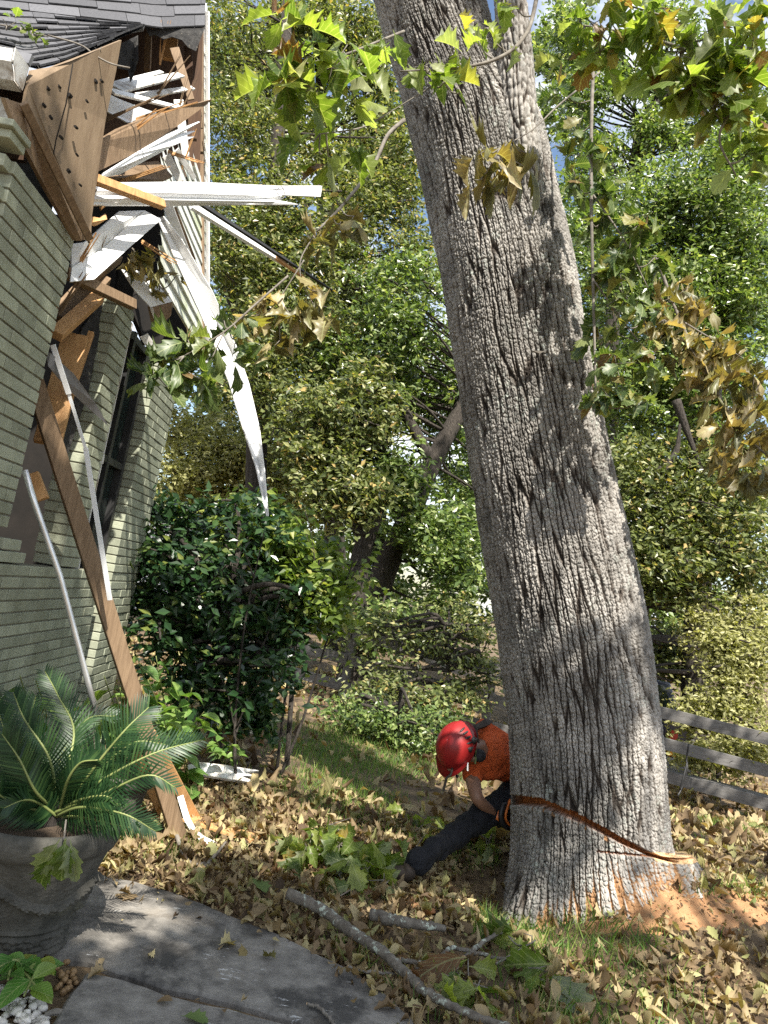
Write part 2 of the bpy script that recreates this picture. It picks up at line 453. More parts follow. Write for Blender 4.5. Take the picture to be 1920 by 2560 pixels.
OAKG = [(0, (.06, .10, .022)), (.25, (.11, .165, .03)), (.5, (.16, .215, .045)), (.72, (.22, .26, .06)), (.82, (.20, .23, .15)), (.90, (.33, .30, .06)), (.96, (.19, .10, .04)), (1, (.12, .055, .025))]
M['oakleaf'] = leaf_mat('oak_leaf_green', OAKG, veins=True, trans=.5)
M['oakshade'] = leaf_mat('oak_leaf_shaded', [(0, (.03, .06, .018)), (.5, (.07, .11, .028)), (.75, (.11, .14, .05)), (.85, (.22, .22, .06)), (1, (.14, .08, .035))], veins=True, trans=.35)  # darker copy of the oak leaf greens, shade put into the colour
M['oakbrown'] = leaf_mat('oak_leaf_wilted', [(0, (.06, .065, .024)), (.3, (.13, .125, .045)), (.6, (.20, .17, .075)), (.85, (.28, .23, .12)), (1, (.38, .32, .19))], veins=True, trans=.3, tint=(1.1, .9, .5))
M['litter'] = leaf_mat('dry_leaf', [(0, (.05, .033, .02)), (.2, (.13, .085, .048)), (.4, (.23, .17, .095)), (.6, (.34, .27, .155)), (.78, (.42, .36, .19)), (.88, (.24, .26, .10)), (.95, (.19, .095, .05)), (1, (.11, .16, .05))], rough=.7, trans=.2, spec=.25, tint=(1.1, .9, .55))
M['treeA'] = leaf_mat('leaf_olive', [(0, (.03, .042, .014)), (.3, (.085, .11, .034)), (.65, (.17, .195, .07)), (.88, (.33, .33, .16)), (1, (.40, .30, .12))], trans=.33, rough=.35)
M['treeB'] = leaf_mat('leaf_green', [(0, (.03, .055, .016)), (.35, (.09, .14, .036)), (.7, (.18, .245, .07)), (1, (.36, .39, .18))], trans=.33, rough=.3, spec=.6)
M['treeC'] = leaf_mat('leaf_dry', [(0, (.12, .12, .05)), (.4, (.24, .24, .09)), (.75, (.38, .37, .17)), (1, (.52, .49, .30))], trans=.35, rough=.6)
M['treeD'] = leaf_mat('leaf_yellow_green', [(0, (.06, .10, .018)), (.5, (.14, .20, .035)), (.9, (.26, .32, .06)), (1, (.34, .34, .10))], trans=.4)
M['shrub'] = leaf_mat('leaf_dark_glossy', [(0, (.012, .032, .012)), (.5, (.022, .055, .018)), (.85, (.05, .095, .028)), (1, (.14, .17, .04))], trans=.22, rough=.28, spec=.5)
M['hydra'] = leaf_mat('leaf_bright', [(0, (.06, .13, .025)), (.5, (.10, .20, .04)), (1, (.20, .30, .07))], trans=.38, veins=True)
M['weed'] = leaf_mat('leaf_weed', [(0, (.05, .14, .025)), (.6, (.08, .20, .035)), (1, (.26, .30, .06))], trans=.3, veins=True)
M['sago'] = leaf_mat('leaf_sago', [(0, (.010, .032, .012)), (.6, (.022, .058, .020)), (1, (.05, .10, .03))], trans=.15, rough=.42, spec=.35)
M['rachis'] = mat('sago_rachis', (.16, .20, .06), (.24, .27, .10), rough=.5, bump=.1)
M['grass'] = leaf_mat('grass_blade', [(0, (.05, .11, .02)), (.5, (.10, .19, .035)), (.85, (.20, .26, .06)), (1, (.36, .32, .13))], trans=.3, rough=.6)
# ================================================================== ground and walk
def gz(x, y):
    x = np.asarray(x, float); y = np.asarray(y, float)
    z = -.38 * sstep(6.5, 10.0, y) * sstep(.5, 4.0, x) - .18 * sstep(10, 13, y) * sstep(1, 4, x)
    z = z - .19 * np.exp(-((x - 1.05) ** 2 + (y - 4.65) ** 2) / .42 ** 2)
    z = z + .21 * sstep(1.15, 2.0, x) * sstep(3.1, 4.4, y) * (1 - sstep(5.6, 7.2, y))
    z = z + .035 * (fbm(x * 1.1 + 9, y * 1.1, 3) - .5) * sstep(2.6, 4.2, y) + .04 * (fbm(x * .35, y * .35, 5) - .5) * sstep(4, 8, y)
    return z

M['ground'], t_, b_, o_ = new_mat('leafy_soil')
co = N(t_, 'ShaderNodeTexCoord')
n1 = N(t_, 'ShaderNodeTexNoise', Scale=3.2, Detail=10, Roughness=.7); t_.links.new(co.outputs['Object'], n1.inputs['Vector'])
r1 = ramp(t_, [(.3, (.045, .032, .02)), (.48, (.11, .075, .042)), (.6, (.20, .14, .075)), (.75, (.12, .13, .04))]); t_.links.new(n1.outputs['Fac'], r1.inputs['Fac'])
t_.links.new(r1.outputs['Color'], b_.inputs['Base Color']); b_.inputs['Roughness'].default_value = .95
n2 = N(t_, 'ShaderNodeTexNoise', Scale=45, Detail=6); t_.links.new(co.outputs['Object'], n2.inputs['Vector'])
bp = N(t_, 'ShaderNodeBump', Strength=.9, Distance=.03); t_.links.new(n2.outputs['Fac'], bp.inputs['Height']); t_.links.new(bp.outputs['Normal'], b_.inputs['Normal'])

gx = np.concatenate([np.linspace(-200, -12, 24), np.linspace(-11, 11, 180), np.linspace(12, 200, 24)])
gy = np.concatenate([np.linspace(-60, -2, 14), np.linspace(-1.5, 17, 180), np.linspace(18, 300, 30)])
X, Y = np.meshgrid(gx, gy, indexing='ij')
V = np.stack([X, Y, gz(X, Y)], -1).reshape(-1, 3)
nx, ny = X.shape
I = (np.arange(nx - 1)[:, None] * ny + np.arange(ny - 1)[None, :]).ravel()
Fg = np.stack([I, I + ny, I + ny + 1, I + 1], 1)
tag(link('ground', np_mesh('ground', V, Fg, smooth=True), None, M['ground']), 'sloping yard of bare soil under fallen leaves', 'ground', kind='structure')

def slab_poly(name, px, z, t, label):
    P = [on_ground(x, y, z) for x, y in px]
    # rough outline: subdivide edges with a little wear
    Q = []
    for i, p in enumerate(P):
        q = P[(i + 1) % len(P)]
        n = max(2, int(np.linalg.norm(q - p) / .06))
        for j in range(n):
            v = p + (q - p) * j / n
            if j: v = v + np.array([random.uniform(-1, 1), random.uniform(-1, 1), 0]) * .006
            Q.append(v)
    b = MB(); k = len(Q)
    up = [q.copy() for q in Q]
    c = sum(Q) / k
    inn = [q + norm(c - q) * .012 + np.array([0, 0, 0]) for q in Q]
    low = [q - np.array([0, 0, .012]) for q in Q]; bot = [q - np.array([0, 0, t]) for q in Q]
    b.add(inn + low + bot, [tuple(range(k))] + [(i, k + i, k + (i + 1) % k, (i + 1) % k) for i in range(k)] + [(k + i, 2 * k + i, 2 * k + (i + 1) % k, k + (i + 1) % k) for i in range(k)])
    o = b.build(name, M['concrete'])
    return tag(o, label, 'paving', kind='structure')

# concrete with pale scuffs
t_ = M['concrete'].node_tree; b_ = t_.nodes['Principled BSDF']
src = b_.inputs['Base Color'].links[0].from_socket
co = N(t_, 'ShaderNodeTexCoord'); mpp = N(t_, 'ShaderNodeMapping'); mpp.inputs['Scale'].default_value = (9, 34, 1); mpp.inputs['Rotation'].default_value = (0, 0, .5)
t_.links.new(co.outputs['Object'], mpp.inputs['Vector'])
n3 = N(t_, 'ShaderNodeTexNoise', Scale=1.0, Detail=9, Roughness=.75); t_.links.new(mpp.outputs['Vector'], n3.inputs['Vector'])
n4 = N(t_, 'ShaderNodeTexNoise', Scale=2.2, Detail=2); t_.links.new(co.outputs['Object'], n4.inputs['Vector'])
ad = N(t_, 'ShaderNodeMath', operation='MULTIPLY_ADD'); ad.inputs[1].default_value = .28; t_.links.new(n4.outputs['Fac'], ad.inputs[0]); t_.links.new(n3.outputs['Fac'], ad.inputs[2])
r3 = ramp(t_, [(.775, (0, 0, 0)), (.81, (1, 1, 1))]); t_.links.new(ad.outputs[0], r3.inputs['Fac'])
x3 = N(t_, 'ShaderNodeMix', data_type='RGBA'); x3.inputs['B'].default_value = (.55, .55, .54, 1)
t_.links.new(r3.outputs['Color'], x3.inputs['Factor']); t_.links.new(src, x3.inputs['A']); t_.links.new(x3.outputs['Result'], b_.inputs['Base Color'])
def two_tone(name, other, scale, lo, hi):
    "mix another colour into a material by large noise patches"
    t = M[name].node_tree; b = t.nodes['Principled BSDF']; s = b.inputs['Base Color'].links[0].from_socket
    c = N(t, 'ShaderNodeTexCoord'); n = N(t, 'ShaderNodeTexNoise', Scale=scale, Detail=7, Roughness=.65); t.links.new(c.outputs['Object'], n.inputs['Vector'])
    r = ramp(t, [(lo, (0, 0, 0)), (hi, (1, 1, 1))]); t.links.new(n.outputs['Fac'], r.inputs['Fac'])
    x = N(t, 'ShaderNodeMix', data_type='RGBA'); x.inputs['B'].default_value = (*other, 1)
    t.links.new(r.outputs['Color'], x.inputs['Factor']); t.links.new(s, x.inputs['A']); t.links.new(x.outputs['Result'], b.inputs['Base Color'])
two_tone('stone', (.16, .16, .10), 3, .55, .75)
two_tone('concrete', (.16, .125, .085), 1.1, .55, .72)

slab_poly('walkway', [(120, 2205), (235, 2188), (330, 2200), (450, 2235), (560, 2280), (700, 2335), (870, 2420), (960, 2480), (1075, 2585), (1000, 2640), (860, 2584), (723, 2541), (579, 2500), (405, 2463), (290, 2425), (225, 2398), (40, 2385), (-160, 2400), (-120, 2260)], .03, .12, 'dark weathered concrete walk under the stone planter')
slab_poly('front_paving', [(213, 2430), (290, 2443), (405, 2482), (579, 2520), (723, 2561), (860, 2610), (700, 2720), (60, 2690), (118, 2575), (160, 2505)], .034, .12, 'concrete slab in the bottom corner beside the pebbles')

# ================================================================== house
WD = norm((-.041, 1, 0))                       # direction in which the long wall recedes
WN = norm(np.cross(WD, (0, 0, 1)))             # out of the wall, towards the yard
def wp(y, z, off=0.0):
    "point on the wall face at distance y, height z, `off` metres behind the face"
    x = -1.70 - .041 * (y - 3.45)
    return np.array([x, y, z]) - WN * off
house = empty('house', wp(3.0, 0), 'pale green painted brick house with one corner torn open', 'house')

CH = .0595
def brick_run(b, y0, y1, z0, z1, depth=.10, bl=.19, rag0=0.0, rag1=0.0, top_rag=0):
    "bricks laid in running bond between y0 and y1; rag makes the ends broken"
    nc = int(round((z1 - z0) / CH))
    for c in range(nc):
        zc = z0 + c * CH + CH / 2
        y = y0 - (bl / 2 if c % 2 else 0)
        ra = random.uniform(0, rag0); rb = random.uniform(0, rag1)
        while y < y1 - .01:
            a = max(y, y0 + ra); e = min(y + bl, y1 - rb)
            y += bl
            if e - a < .03: continue
            if top_rag and c > nc - 4 and random.random() < top_rag * (c - nc + 4) / 3: continue
            jit = random.uniform(-.0025, .0025)
            m = wp((a + e) / 2, zc, depth / 2 - jit)
            b.box(m, (WD, WN, (0, 0, 1)), ((e - a) / 2 - .0018, depth / 2, CH / 2 - .0042))
def mortar_core(b, y0, y1, z0, z1, depth=.10, inset=.008):
    m = wp((y0 + y1) / 2, (z0 + z1) / 2, depth / 2)
    b.box(m, (WD, WN, (0, 0, 1)), ((y1 - y0) / 2 - inset, depth / 2 - inset, (z1 - z0) / 2 - .004), m=1)

def brick_part(name, specs, label=None):
    b = MB()
    for s in specs:
        brick_run(b, **s)
        mortar_core(b, s['y0'] + s.get('rag0', 0), s['y1'] - s.get('rag1', 0), s['z0'], s['z1'] - (.12 if s.get('top_rag') else 0), s.get('depth', .1))
    o = b.build(name, [M['brick'], M['mortar']], house, bevel=.003)
    if label: o['label'] = label
    return o
brick_part('brick_wall', [dict(y0=2.78, y1=3.45, z0=1.60, z1=3.03, rag1=.012)])
brick_part('sill_wall', [dict(y0=1.7, y1=4.93, z0=-.05, z1=1.44), dict(y0=2.2, y1=3.72, z0=1.44, z1=1.60, top_rag=.7, rag1=.05)], 'lower brick wall under the crushed window')
brick_part('brick_pier', [dict(y0=4.18, y1=4.47, z0=1.44, z1=3.07, depth=.16)], 'brick pier between the two window openings')
brick_part('brick_pier', [dict(y0=5.16, y1=5.80, z0=.0, z1=2.98, depth=.16)], 'sunlit brick pier at the end of the wall')
XN = np.array([-1.0, 0, 0])
b = MB(); fz = wp(2.76, 3.05, 0)                     # projecting frieze on top of the front wall
b.bar(fz + np.array([.015, -.02, .03]), fz + np.array([-1.0, -.02, .03]), .035, .12, face=(0, -1, 0)); b.bar(fz + np.array([.03, -.03, .062]), fz + np.array([-1.0, -.03, .062]), .028, .15, face=(0, -1, 0))
b.build('frieze', M['brick'], house, bevel=.004)
b = MB()                                            # near corner of the brick wall: return face
for c in range(25):
    z = 1.60 + c * CH + CH / 2
    for k in range(4):
        b.box(wp(2.78, z, .20 + k * .19 - (.09 if c % 2 else 0)) - WD * .0, (WN, WD, (0, 0, 1)), (.094, .05, CH / 2 - .005))
b.build('wall_return', M['brick'], house, bevel=.003)

# window in the second opening: frame, sash bars, dark panes
wf = MB()
for y in (4.52, 4.78, 5.10): wf.bar(wp(y, 1.35, .09), wp(y, 3.02, .09), .045, .05, face=WN)
for z in (1.40, 2.15, 2.98): wf.bar(wp(4.5, z, .09), wp(5.13, z, .09), .045, .045, face=WN)
wnd = wf.build('window', M['black'], house)
pn = MB(); pn.bar(wp(4.48, 2.2, .115), wp(5.15, 2.2, .115), 1.66, .006, face=WN)
pn.build('pane', M['glass'], wnd)
b = MB(); b.bar(wp(4.535, 1.40, .03), wp(4.535, 3.0, .03), .014, .02, face=WN); b.bar(wp(4.47, 2.10, .05), wp(4.60, 2.13, .05), .06, .03, face=WN)
b.build('sash_rail', M['oldwhite'], wnd)

# rooms behind, near-black so their shade is in the colour
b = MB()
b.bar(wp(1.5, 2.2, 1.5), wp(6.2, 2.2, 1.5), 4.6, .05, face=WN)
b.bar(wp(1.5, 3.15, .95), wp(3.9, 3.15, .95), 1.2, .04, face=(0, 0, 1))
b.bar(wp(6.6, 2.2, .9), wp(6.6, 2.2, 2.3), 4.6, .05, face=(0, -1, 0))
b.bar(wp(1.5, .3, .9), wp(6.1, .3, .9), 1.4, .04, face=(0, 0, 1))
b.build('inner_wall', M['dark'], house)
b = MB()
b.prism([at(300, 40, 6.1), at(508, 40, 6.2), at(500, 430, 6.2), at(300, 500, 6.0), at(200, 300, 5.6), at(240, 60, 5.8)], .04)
b.prism([at(290, 440, 6.7), at(500, 440, 6.9), at(506, 850, 6.9), at(425, 905, 6.8), at(330, 800, 6.7)], .04, m=1)  # dark sheets close the gaps behind the siding, shade painted in
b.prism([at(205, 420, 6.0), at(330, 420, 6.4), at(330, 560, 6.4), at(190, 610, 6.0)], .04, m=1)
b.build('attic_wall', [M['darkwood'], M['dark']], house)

def stud(p0, p1, w, t, m='pine', name='stud'):
    b = MB(); b.bar(p0, p1, w, t, face=(.25, -1, -.1)); return b.build(name, M[m], house, bevel=.003)
stud(at(428, 88, 5.6), at(424, 150, 5.6), .11, .04, 'pine')
stud(at(372, 95, 5.9), at(368, 180, 5.9), .05, .1, 'wood')
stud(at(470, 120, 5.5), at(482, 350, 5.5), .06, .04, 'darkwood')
stud(at(190, 838, 4.02), at(118, 1110, 3.85), .135, .04, 'pine')
stud(at(222, 830, 4.12), at(168, 990, 4.02), .06, .04, 'pine')
stud(at(138, 838, 3.72), at(246, 742, 4.1), .07, .05, 'pine')
stud(at(250, 690, 4.2), at(150, 800, 3.9), .13, .05, 'wood')
stud(at(80, 1185, 3.8), at(105, 1250, 3.8), .07, .04, 'pine')
stud(at(205, 700, 4.0), at(285, 640, 4.35), .10, .05, 'wood')
b = MB(); b.prism([at(262, 742, 4.18), at(205, 820, 4.05), at(172, 985, 4.02), at(140, 1120, 3.98), at(170, 1135, 4.1), at(222, 975, 4.12), at(258, 790, 4.2)], .02)
b.build('tar_paper', M['tar'], house)
b = MB(); b.prism([at(330, 775, 4.50), at(352, 700, 4.6), at(392, 735, 4.75), at(402, 800, 4.75), at(398, 870, 4.75), at(365, 860, 4.65)], .03)
b.prism([at(300, 640, 4.6), at(420, 700, 4.9), at(360, 800, 4.9), at(290, 740, 4.7)], .03)
b.build('window_head', M['dark'], house)

# shingle roofs: rows of single tabs over a sagging surface
def interp_line(pts, u):
    pts = [np.asarray(p, float) for p in pts]; d = np.cumsum([0] + [np.linalg.norm(pts[i + 1] - pts[i]) for i in range(len(pts) - 1)]); d /= d[-1]
    return np.array([np.interp(u, d, [p[k] for p in pts]) for k in range(3)])
def shingle_roof(name, lo, hi, rows, tab, sag=0.0, waver=.01):
    b = MB()
    n = max(3, int(np.linalg.norm(np.asarray(lo[-1]) - np.asarray(lo[0])) / tab))
    def S(u, v):
        p = interp_line(lo, u) * (1 - v) + interp_line(hi, u) * v
        return p - np.array([0, 0, sag]) * math.sin(math.pi * v) * 1.0
    up = norm(np.cross(S(1, 0) - S(0, 0), S(0.5, 1) - S(.5, 0)))
    if up @ (CAM - S(.5, .5)) < 0: up = -up
    for r in range(rows):
        v0 = r / rows; v1 = (r + 1.15) / rows
        off = random.random()
        for k in range(-1, n + 1):
            u0 = (k + off) / n; u1 = (k + off + 1) / n - .002
            u0 = max(0, u0); u1 = min(1, u1)
            if u1 - u0 < .01: continue
            lift = random.uniform(.008, .016) + waver * random.random()
            dv = random.uniform(-.12, .05) / rows
            cs = []
            for w in range(4):
                u = u0 + (u1 - u0) * w / 3
                cs += [S(u, max(0, v0 + dv)) + up * lift, S(u, min(1, v1)) + up * .002, S(u, max(0, v0 + dv)) + up * (lift - .009)]
            fs = []
            for w in range(3):
                a = w * 3; fs += [(a, a + 3, a + 4, a + 1), (a + 2, a + 5, a + 3, a)]
            b.add(cs, fs)
    # deck under the tabs
    g = [[S(i / 12, j / 6) - up * .004 for j in range(7)] for i in range(13)]
    vs = [p for row in g for p in row]; b.add(vs, [(i * 7 + j, i * 7 + j + 1, (i + 1) * 7 + j + 1, (i + 1) * 7 + j) for i in range(12) for j in range(6)], m=1)
    return b.build(name, [M['shingle'], M['tar']], house)
shingle_roof('roof', [at(-170, 120, 2.6), at(0, 145, 2.8), at(88, 172, 3.0), at(170, 152, 3.2), at(250, 116, 3.4), at(310, 88, 3.55), at(358, 68, 3.7)],
             [at(-170, 15, 3.5), at(0, 26, 3.7), at(100, 32, 3.9), at(180, 42, 4.05), at(260, 52, 4.2), at(330, 58, 4.3), at(362, 62, 4.35)], 9, .17, sag=.03)['label'] = 'sagging lower roof of grey shingles with a torn edge'
shingle_roof('upper_roof', [at(-160, 8, 4.2), at(60, 30, 4.5), at(330, 60, 4.9), at(400, 72, 5.1), at(512, 68, 5.4)],
             [at(-160, -95, 5.9), at(60, -75, 6.2), at(330, -70, 6.6), at(400, -70, 6.8), at(516, -70, 7.0)], 6, .3, waver=.004)
b = MB()                                            # torn felt hanging from the upper roof
pts = [(330, 62), (362, 60), (380, 74), (440, 72), (512, 70), (490, 128), (470, 118), (455, 100), (430, 92), (410, 98), (388, 86), (374, 90), (366, 70)]
b.prism([at(x, y, 5.0 + .002 * (x - 330)) for x, y in pts], .006)
b.build('torn_felt', M['tar'], house); b = MB()
b.prism([at(300, 110, 4.3), at(345, 88, 4.4), at(346, 150, 4.4), at(334, 190, 4.4), at(326, 208, 4.4), at(322, 175, 4.4), at(296, 170, 4.3)], .005)
b.build('torn_felt', M['tar'], house)

# gutter on the near eave
def kprofile(p, d, s=1.0):
    "K-style gutter cross-section at p; d = run direction"
    side = norm(np.cross(d, (0, 0, 1)))
    return [p + side * x * s + np.array([0, 0, z * s]) for x, z in ((0, .0), (.07, .0), (.085, .03), (.10, .045), (.115, .06), (.12, .115), (.128, .115), (.124, .055), (.108, .04), (.094, .026), (.076, -.006), (-.006, -.006), (-.006, .12), (0, .12))]
b = MB()
p1 = at(52, 226, 2.86); d = np.array([1.0, 0, 0])
A = kprofile(p1 - d * 1.1, d, .86); Bp = kprofile(p1, d, .86); k = len(A)
b.add(A + Bp, [(i, (i + 1) % k, k + (i + 1) % k, k + i) for i in range(k)])
E_ = kprofile(p1 + d * .004, d, .92)[:6] + [kprofile(p1 + d * .004, d, .92)[12]]
b.add(E_ + [e + d * .004 for e in E_], [tuple(range(7)), tuple(range(13, 6, -1))] + [(i, (i + 1) % 7, 7 + (i + 1) % 7, 7 + i) for i in range(7)])
b.build('gutter', M['oldwhite'], house)['label'] = 'rusty white gutter stub at the near eave'
b = MB(); b.bar(p1 - d * 1.1 + np.array([0, .02, .15]), p1 + np.array([0, .02, .15]), .05, .02, face=(0, -1, .2))
b.build('drip_edge', M['flash'], house)
b = MB(); b.prism([at(-60, 232, 2.9), at(20, 246, 2.9), at(46, 338, 2.9), at(-60, 322, 2.9)], .03)
b.build('soffit', M['oldwhite'], house)
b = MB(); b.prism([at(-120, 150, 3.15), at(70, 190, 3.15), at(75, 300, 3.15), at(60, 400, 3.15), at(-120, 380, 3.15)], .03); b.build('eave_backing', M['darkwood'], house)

# leaning siding wall with its corner board and downspout
SB = np.array([-1.81, 6.4, 3.38]); ST = np.array([-2.42, 6.4, 6.37])
SU = norm(ST - SB)
sn = norm(np.cross(WD, SU))
if sn[0] < 0: sn = -sn
b = MB()
lap = .115; nl = int(np.linalg.norm(ST - SB) / lap)
for i in range(nl):
    q0 = SB + SU * lap * i; q1 = SB + SU * lap * (i + 1)
    wl = float(np.interp(q0[2], [3.3, 4.3, 4.75, 4.95, 9], [1.75, 1.55, .8, .16, .14])) + random.uniform(-.03, .03)
    bow = .02 * math.sin(i * .5)
    a = [q0 - WD * wl + sn * (.018 + bow), q0 + sn * .018, q1 + sn * .002, q1 - WD * wl + sn * (.002 + bow), q0 - WD * wl, q0]
    b.add(a, [(0, 1, 2, 3), (4, 5, 1, 0)])
b.build('siding_wall', M['siding'], house)
b = MB()
b.bar(SB - SU * .05 + sn * .01, ST + SU * .35 + sn * .01, .05, .05, face=(0, -1, 0))
b.build('corner_trim', M['white'], house, bevel=.004)
b = MB(); b.bar(SB - WD * .12 + sn * .012, ST + SU * .2 - WD * .14 + sn * .012, .05, .03, face=sn)
b.build('trim_backing', M['wood'], house)
b = MB(); q = SB - WD * .04 + sn * .045
b.bar(q, q + (ST - SB) * 1.08, .035, .03, face=(0, -1, 0)); b.bar(q + SU * 1.45 - WD * .01, q + SU * 1.47 + WD * .03, .06, .05, face=(0, -1, 0))
b.build('downspout', M['alu'], house, bevel=.004)

# ================================================================== broken pieces around the torn corner
def piece(name, label, cat, polys, mat_, t=.012, group=None, bevel=0):
    b = MB()
    for p in polys: b.prism([at(*q) for q in p], t)
    return tag(b.build(name, M[mat_], None, bevel=bevel), label, cat, group)

piece('plywood_sheet', 'big nail-holed plywood sheet hanging from the torn roof edge', 'plywood',
      [[(80, 176, 2.95), (130, 168, 3.02), (175, 153, 3.1), (250, 122, 3.3), (304, 100, 3.45), (290, 180, 3.45), (264, 300, 3.45), (242, 420, 3.45), (230, 540, 3.43), (227, 608, 3.43), (218, 590, 3.41), (212, 600, 3.4), (205, 572, 3.38), (165, 500, 3.25), (110, 400, 3.05), (60, 270, 2.85), (70, 215, 2.88)]], 'ply', .014)
sheet = bpy.data.objects['plywood_sheet']
for x, y, w in ((173, 235, 6), (252, 200, 4), (238, 200, 4), (145, 213, 4), (118, 217, 5), (188, 315, 4), (150, 340, 4), (125, 290, 4), (215, 250, 3), (170, 425, 4), (198, 460, 3), (183, 160, 4), (224, 160, 3), (190, 385, 3), (108, 260, 4)):
    u = (x - 60) / 240; dd = 2.86 + .62 * max(0, min(1, u)) - .02      # dark patches set on the sheet as nail holes, their shade painted
    c = at(x, y, dd); s_ = w / FPX * dd * 1.1; b = MB()
    b.prism([c + CR * s_ * math.cos(a) * random.uniform(.6, 1.2) + CU * s_ * math.sin(a) * random.uniform(.6, 1.4) for a in np.linspace(0, 6.28, 7)[:-1]], .02)
    b.build('nail_hole', M['dark'], sheet)
b = MB(); b.tube([at(182, 160, 3.06), at(165, 260, 3.04), at(140, 350, 3.05), at(128, 420, 3.06)], .0028, 5); b.build('split', M['dark'], sheet)
b = MB(); b.prism([at(12, 245, 2.72), at(62, 262, 2.80), at(108, 345, 2.98), at(165, 470, 3.2), at(206, 575, 3.36), at(204, 602, 3.38), at(190, 602, 3.36), at(115, 470, 3.1), at(48, 340, 2.78)], .02)
tag(b.build('soffit_board', M['wood'], None), 'dark brown soffit board slanting down along the brick wall top', 'board')
b = MB(); b.bar(at(58, 258, 2.76), at(224, 598, 3.33), .034, .025, face=(.3, -1, 0)); tag(b.build('batten', M['wood'], None, bevel=.003), 'thin brown batten nailed across the plywood sheet', 'batten')

piece('broken_timber', 'brown wooden wedge pointing up right from the wreckage', 'timber',
      [[(222, 440, 3.55), (244, 356, 3.6), (300, 322, 3.8), (372, 292, 4.1), (450, 270, 4.45), (532, 248, 4.75), (516, 262, 4.72), (440, 318, 4.4), (340, 382, 4.0)]], 'wood', .03)
tw = bpy.data.objects['broken_timber']
piece('splintered_fascia', 'white fascia board with a splintered end below the brown wedge', 'fascia board',
      [[(243, 447, 3.62), (340, 386, 3.98), (420, 335, 4.32), (500, 305, 4.7), (452, 335, 4.5), (488, 328, 4.7), (455, 344, 4.5), (486, 342, 4.7), (438, 362, 4.4), (300, 436, 3.95)]], 'white', .012)
b = MB()
b.prism([at(236, 456, 3.62), at(480, 454, 4.25), at(692, 464, 4.75), at(806, 464, 5.0), at(802, 492, 5.0), at(690, 487, 4.75), at(470, 480, 4.25), at(236, 481, 3.6)], .02)
b.bar(at(236, 484, 3.60), at(700, 496, 4.74), .012, .05, face=(0, -1, 0))
g1 = b.build('gutter_length', M['white'], None, bevel=.002)
tag(g1, 'long white gutter sticking out level over the yard, upper one', 'gutter')
b = MB(); b.prism([at(233, 487, 3.56), at(480, 489, 4.2), at(698, 500, 4.7), at(748, 511, 4.8), at(640, 511, 4.55), at(420, 512, 4.05), at(233, 512, 3.55)], .018)
b.bar(at(234, 500, 3.545), at(690, 506, 4.67), .006, .02, face=(0, -1, 0))
tag(b.build('fascia_strip', M['white'], None, bevel=.002), 'white trim strip right under the long level gutter', 'trim')
b = MB(); b.tube(catmull([at(700, 492, 4.7), at(692, 478, 4.66), at(704, 466, 4.68), at(712, 490, 4.7), at(700, 500, 4.7)], 5), .003, 5)
b.build('hanger', M['flash'], g1)
def stick(name, label, a, c, w, t, m, cat='board', face=(.2, -1, 0), taper=1.0):
    b = MB(); b.bar(at(*a), at(*c), w, t, face=face, taper=taper); return tag(b.build(name, M[m], None, bevel=.003), label, cat)
stick('broken_lath', 'short brown two by four crossing in front of the white gutter', (232, 446, 3.48), (408, 512, 3.86), .046, .04, 'pine')
stick('broken_lath', 'short brown two by four above the middle brick pier', (165, 682, 3.50), (334, 762, 3.96), .054, .045, 'wood')
piece('bent_fascia', 'wide white metal fascia folded along its middle beside the brick wall', 'fascia board',
      [[(178, 610, 3.52), (212, 606, 3.56), (300, 528, 3.86), (362, 526, 4.05), (256, 622, 3.74), (180, 668, 3.52)],
       [(180, 668, 3.50), (256, 622, 3.72), (362, 526, 4.03), (403, 549, 4.12), (320, 622, 3.86), (236, 698, 3.60), (176, 704, 3.48)]], 'white', .008)
b = MB()
Lp = [(393, 543, 4.15), (440, 650, 4.22), (500, 780, 4.32), (543, 880, 4.4), (575, 960, 4.46), (605, 1060, 4.52), (640, 1165, 4.58), (668, 1290, 4.62)]
Fp = [(401, 543, 4.20), (449, 630, 4.27), (522, 765, 4.40), (577, 875, 4.56), (598, 960, 4.62), (622, 1060, 4.66), (648, 1165, 4.66), (669, 1290, 4.64)]
Rp = [(408, 541, 4.16), (455, 600, 4.22), (532, 730, 4.36), (588, 860, 4.52), (622, 960, 4.58), (648, 1070, 4.62), (660, 1170, 4.62), (670, 1290, 4.63)]
for i in range(7):
    b.prism([at(*Lp[i]), at(*Fp[i]), at(*Fp[i + 1]), at(*Lp[i + 1])], .006, r=.5)
    b.prism([at(*Fp[i]), at(*Rp[i]), at(*Rp[i + 1]), at(*Fp[i + 1])], .006, r=.5)
tag(b.build('hanging_fascia', M['white'], None), 'long white fascia bent over and hanging down to a point', 'fascia board')
b = MB()
b.bar(at(478, 512, 4.9), at(712, 662, 5.6), .066, .03, face=(.2, -1, .3), taper=.3)
hs = b.build('drip_strip', M['white'], None)
tag(hs, 'thin metal strip slanting down right in front of the trees', 'trim')
b = MB(); b.bar(at(500, 508, 4.86), at(830, 726, 6.0), .035, .02, face=(.2, -1, .3), taper=.25); b.build('edge', M['black'], hs)
b = MB(); b.bar(at(690, 645, 5.5), at(760, 694, 5.75), .03, .02, face=(.2, -1, .3), taper=.6); b.build('split_end', M['pine'], hs)
b = MB()
b.prism([at(303, 673, 4.2), at(330, 668, 4.25), at(396, 706, 4.42), at(431, 754, 4.5), at(377, 768, 4.36), at(338, 727, 4.26)], .006)
bx = b.build('gutter_end', M['white'], None)
tag(bx, 'short dented piece of white gutter full of dead leaves', 'gutter')
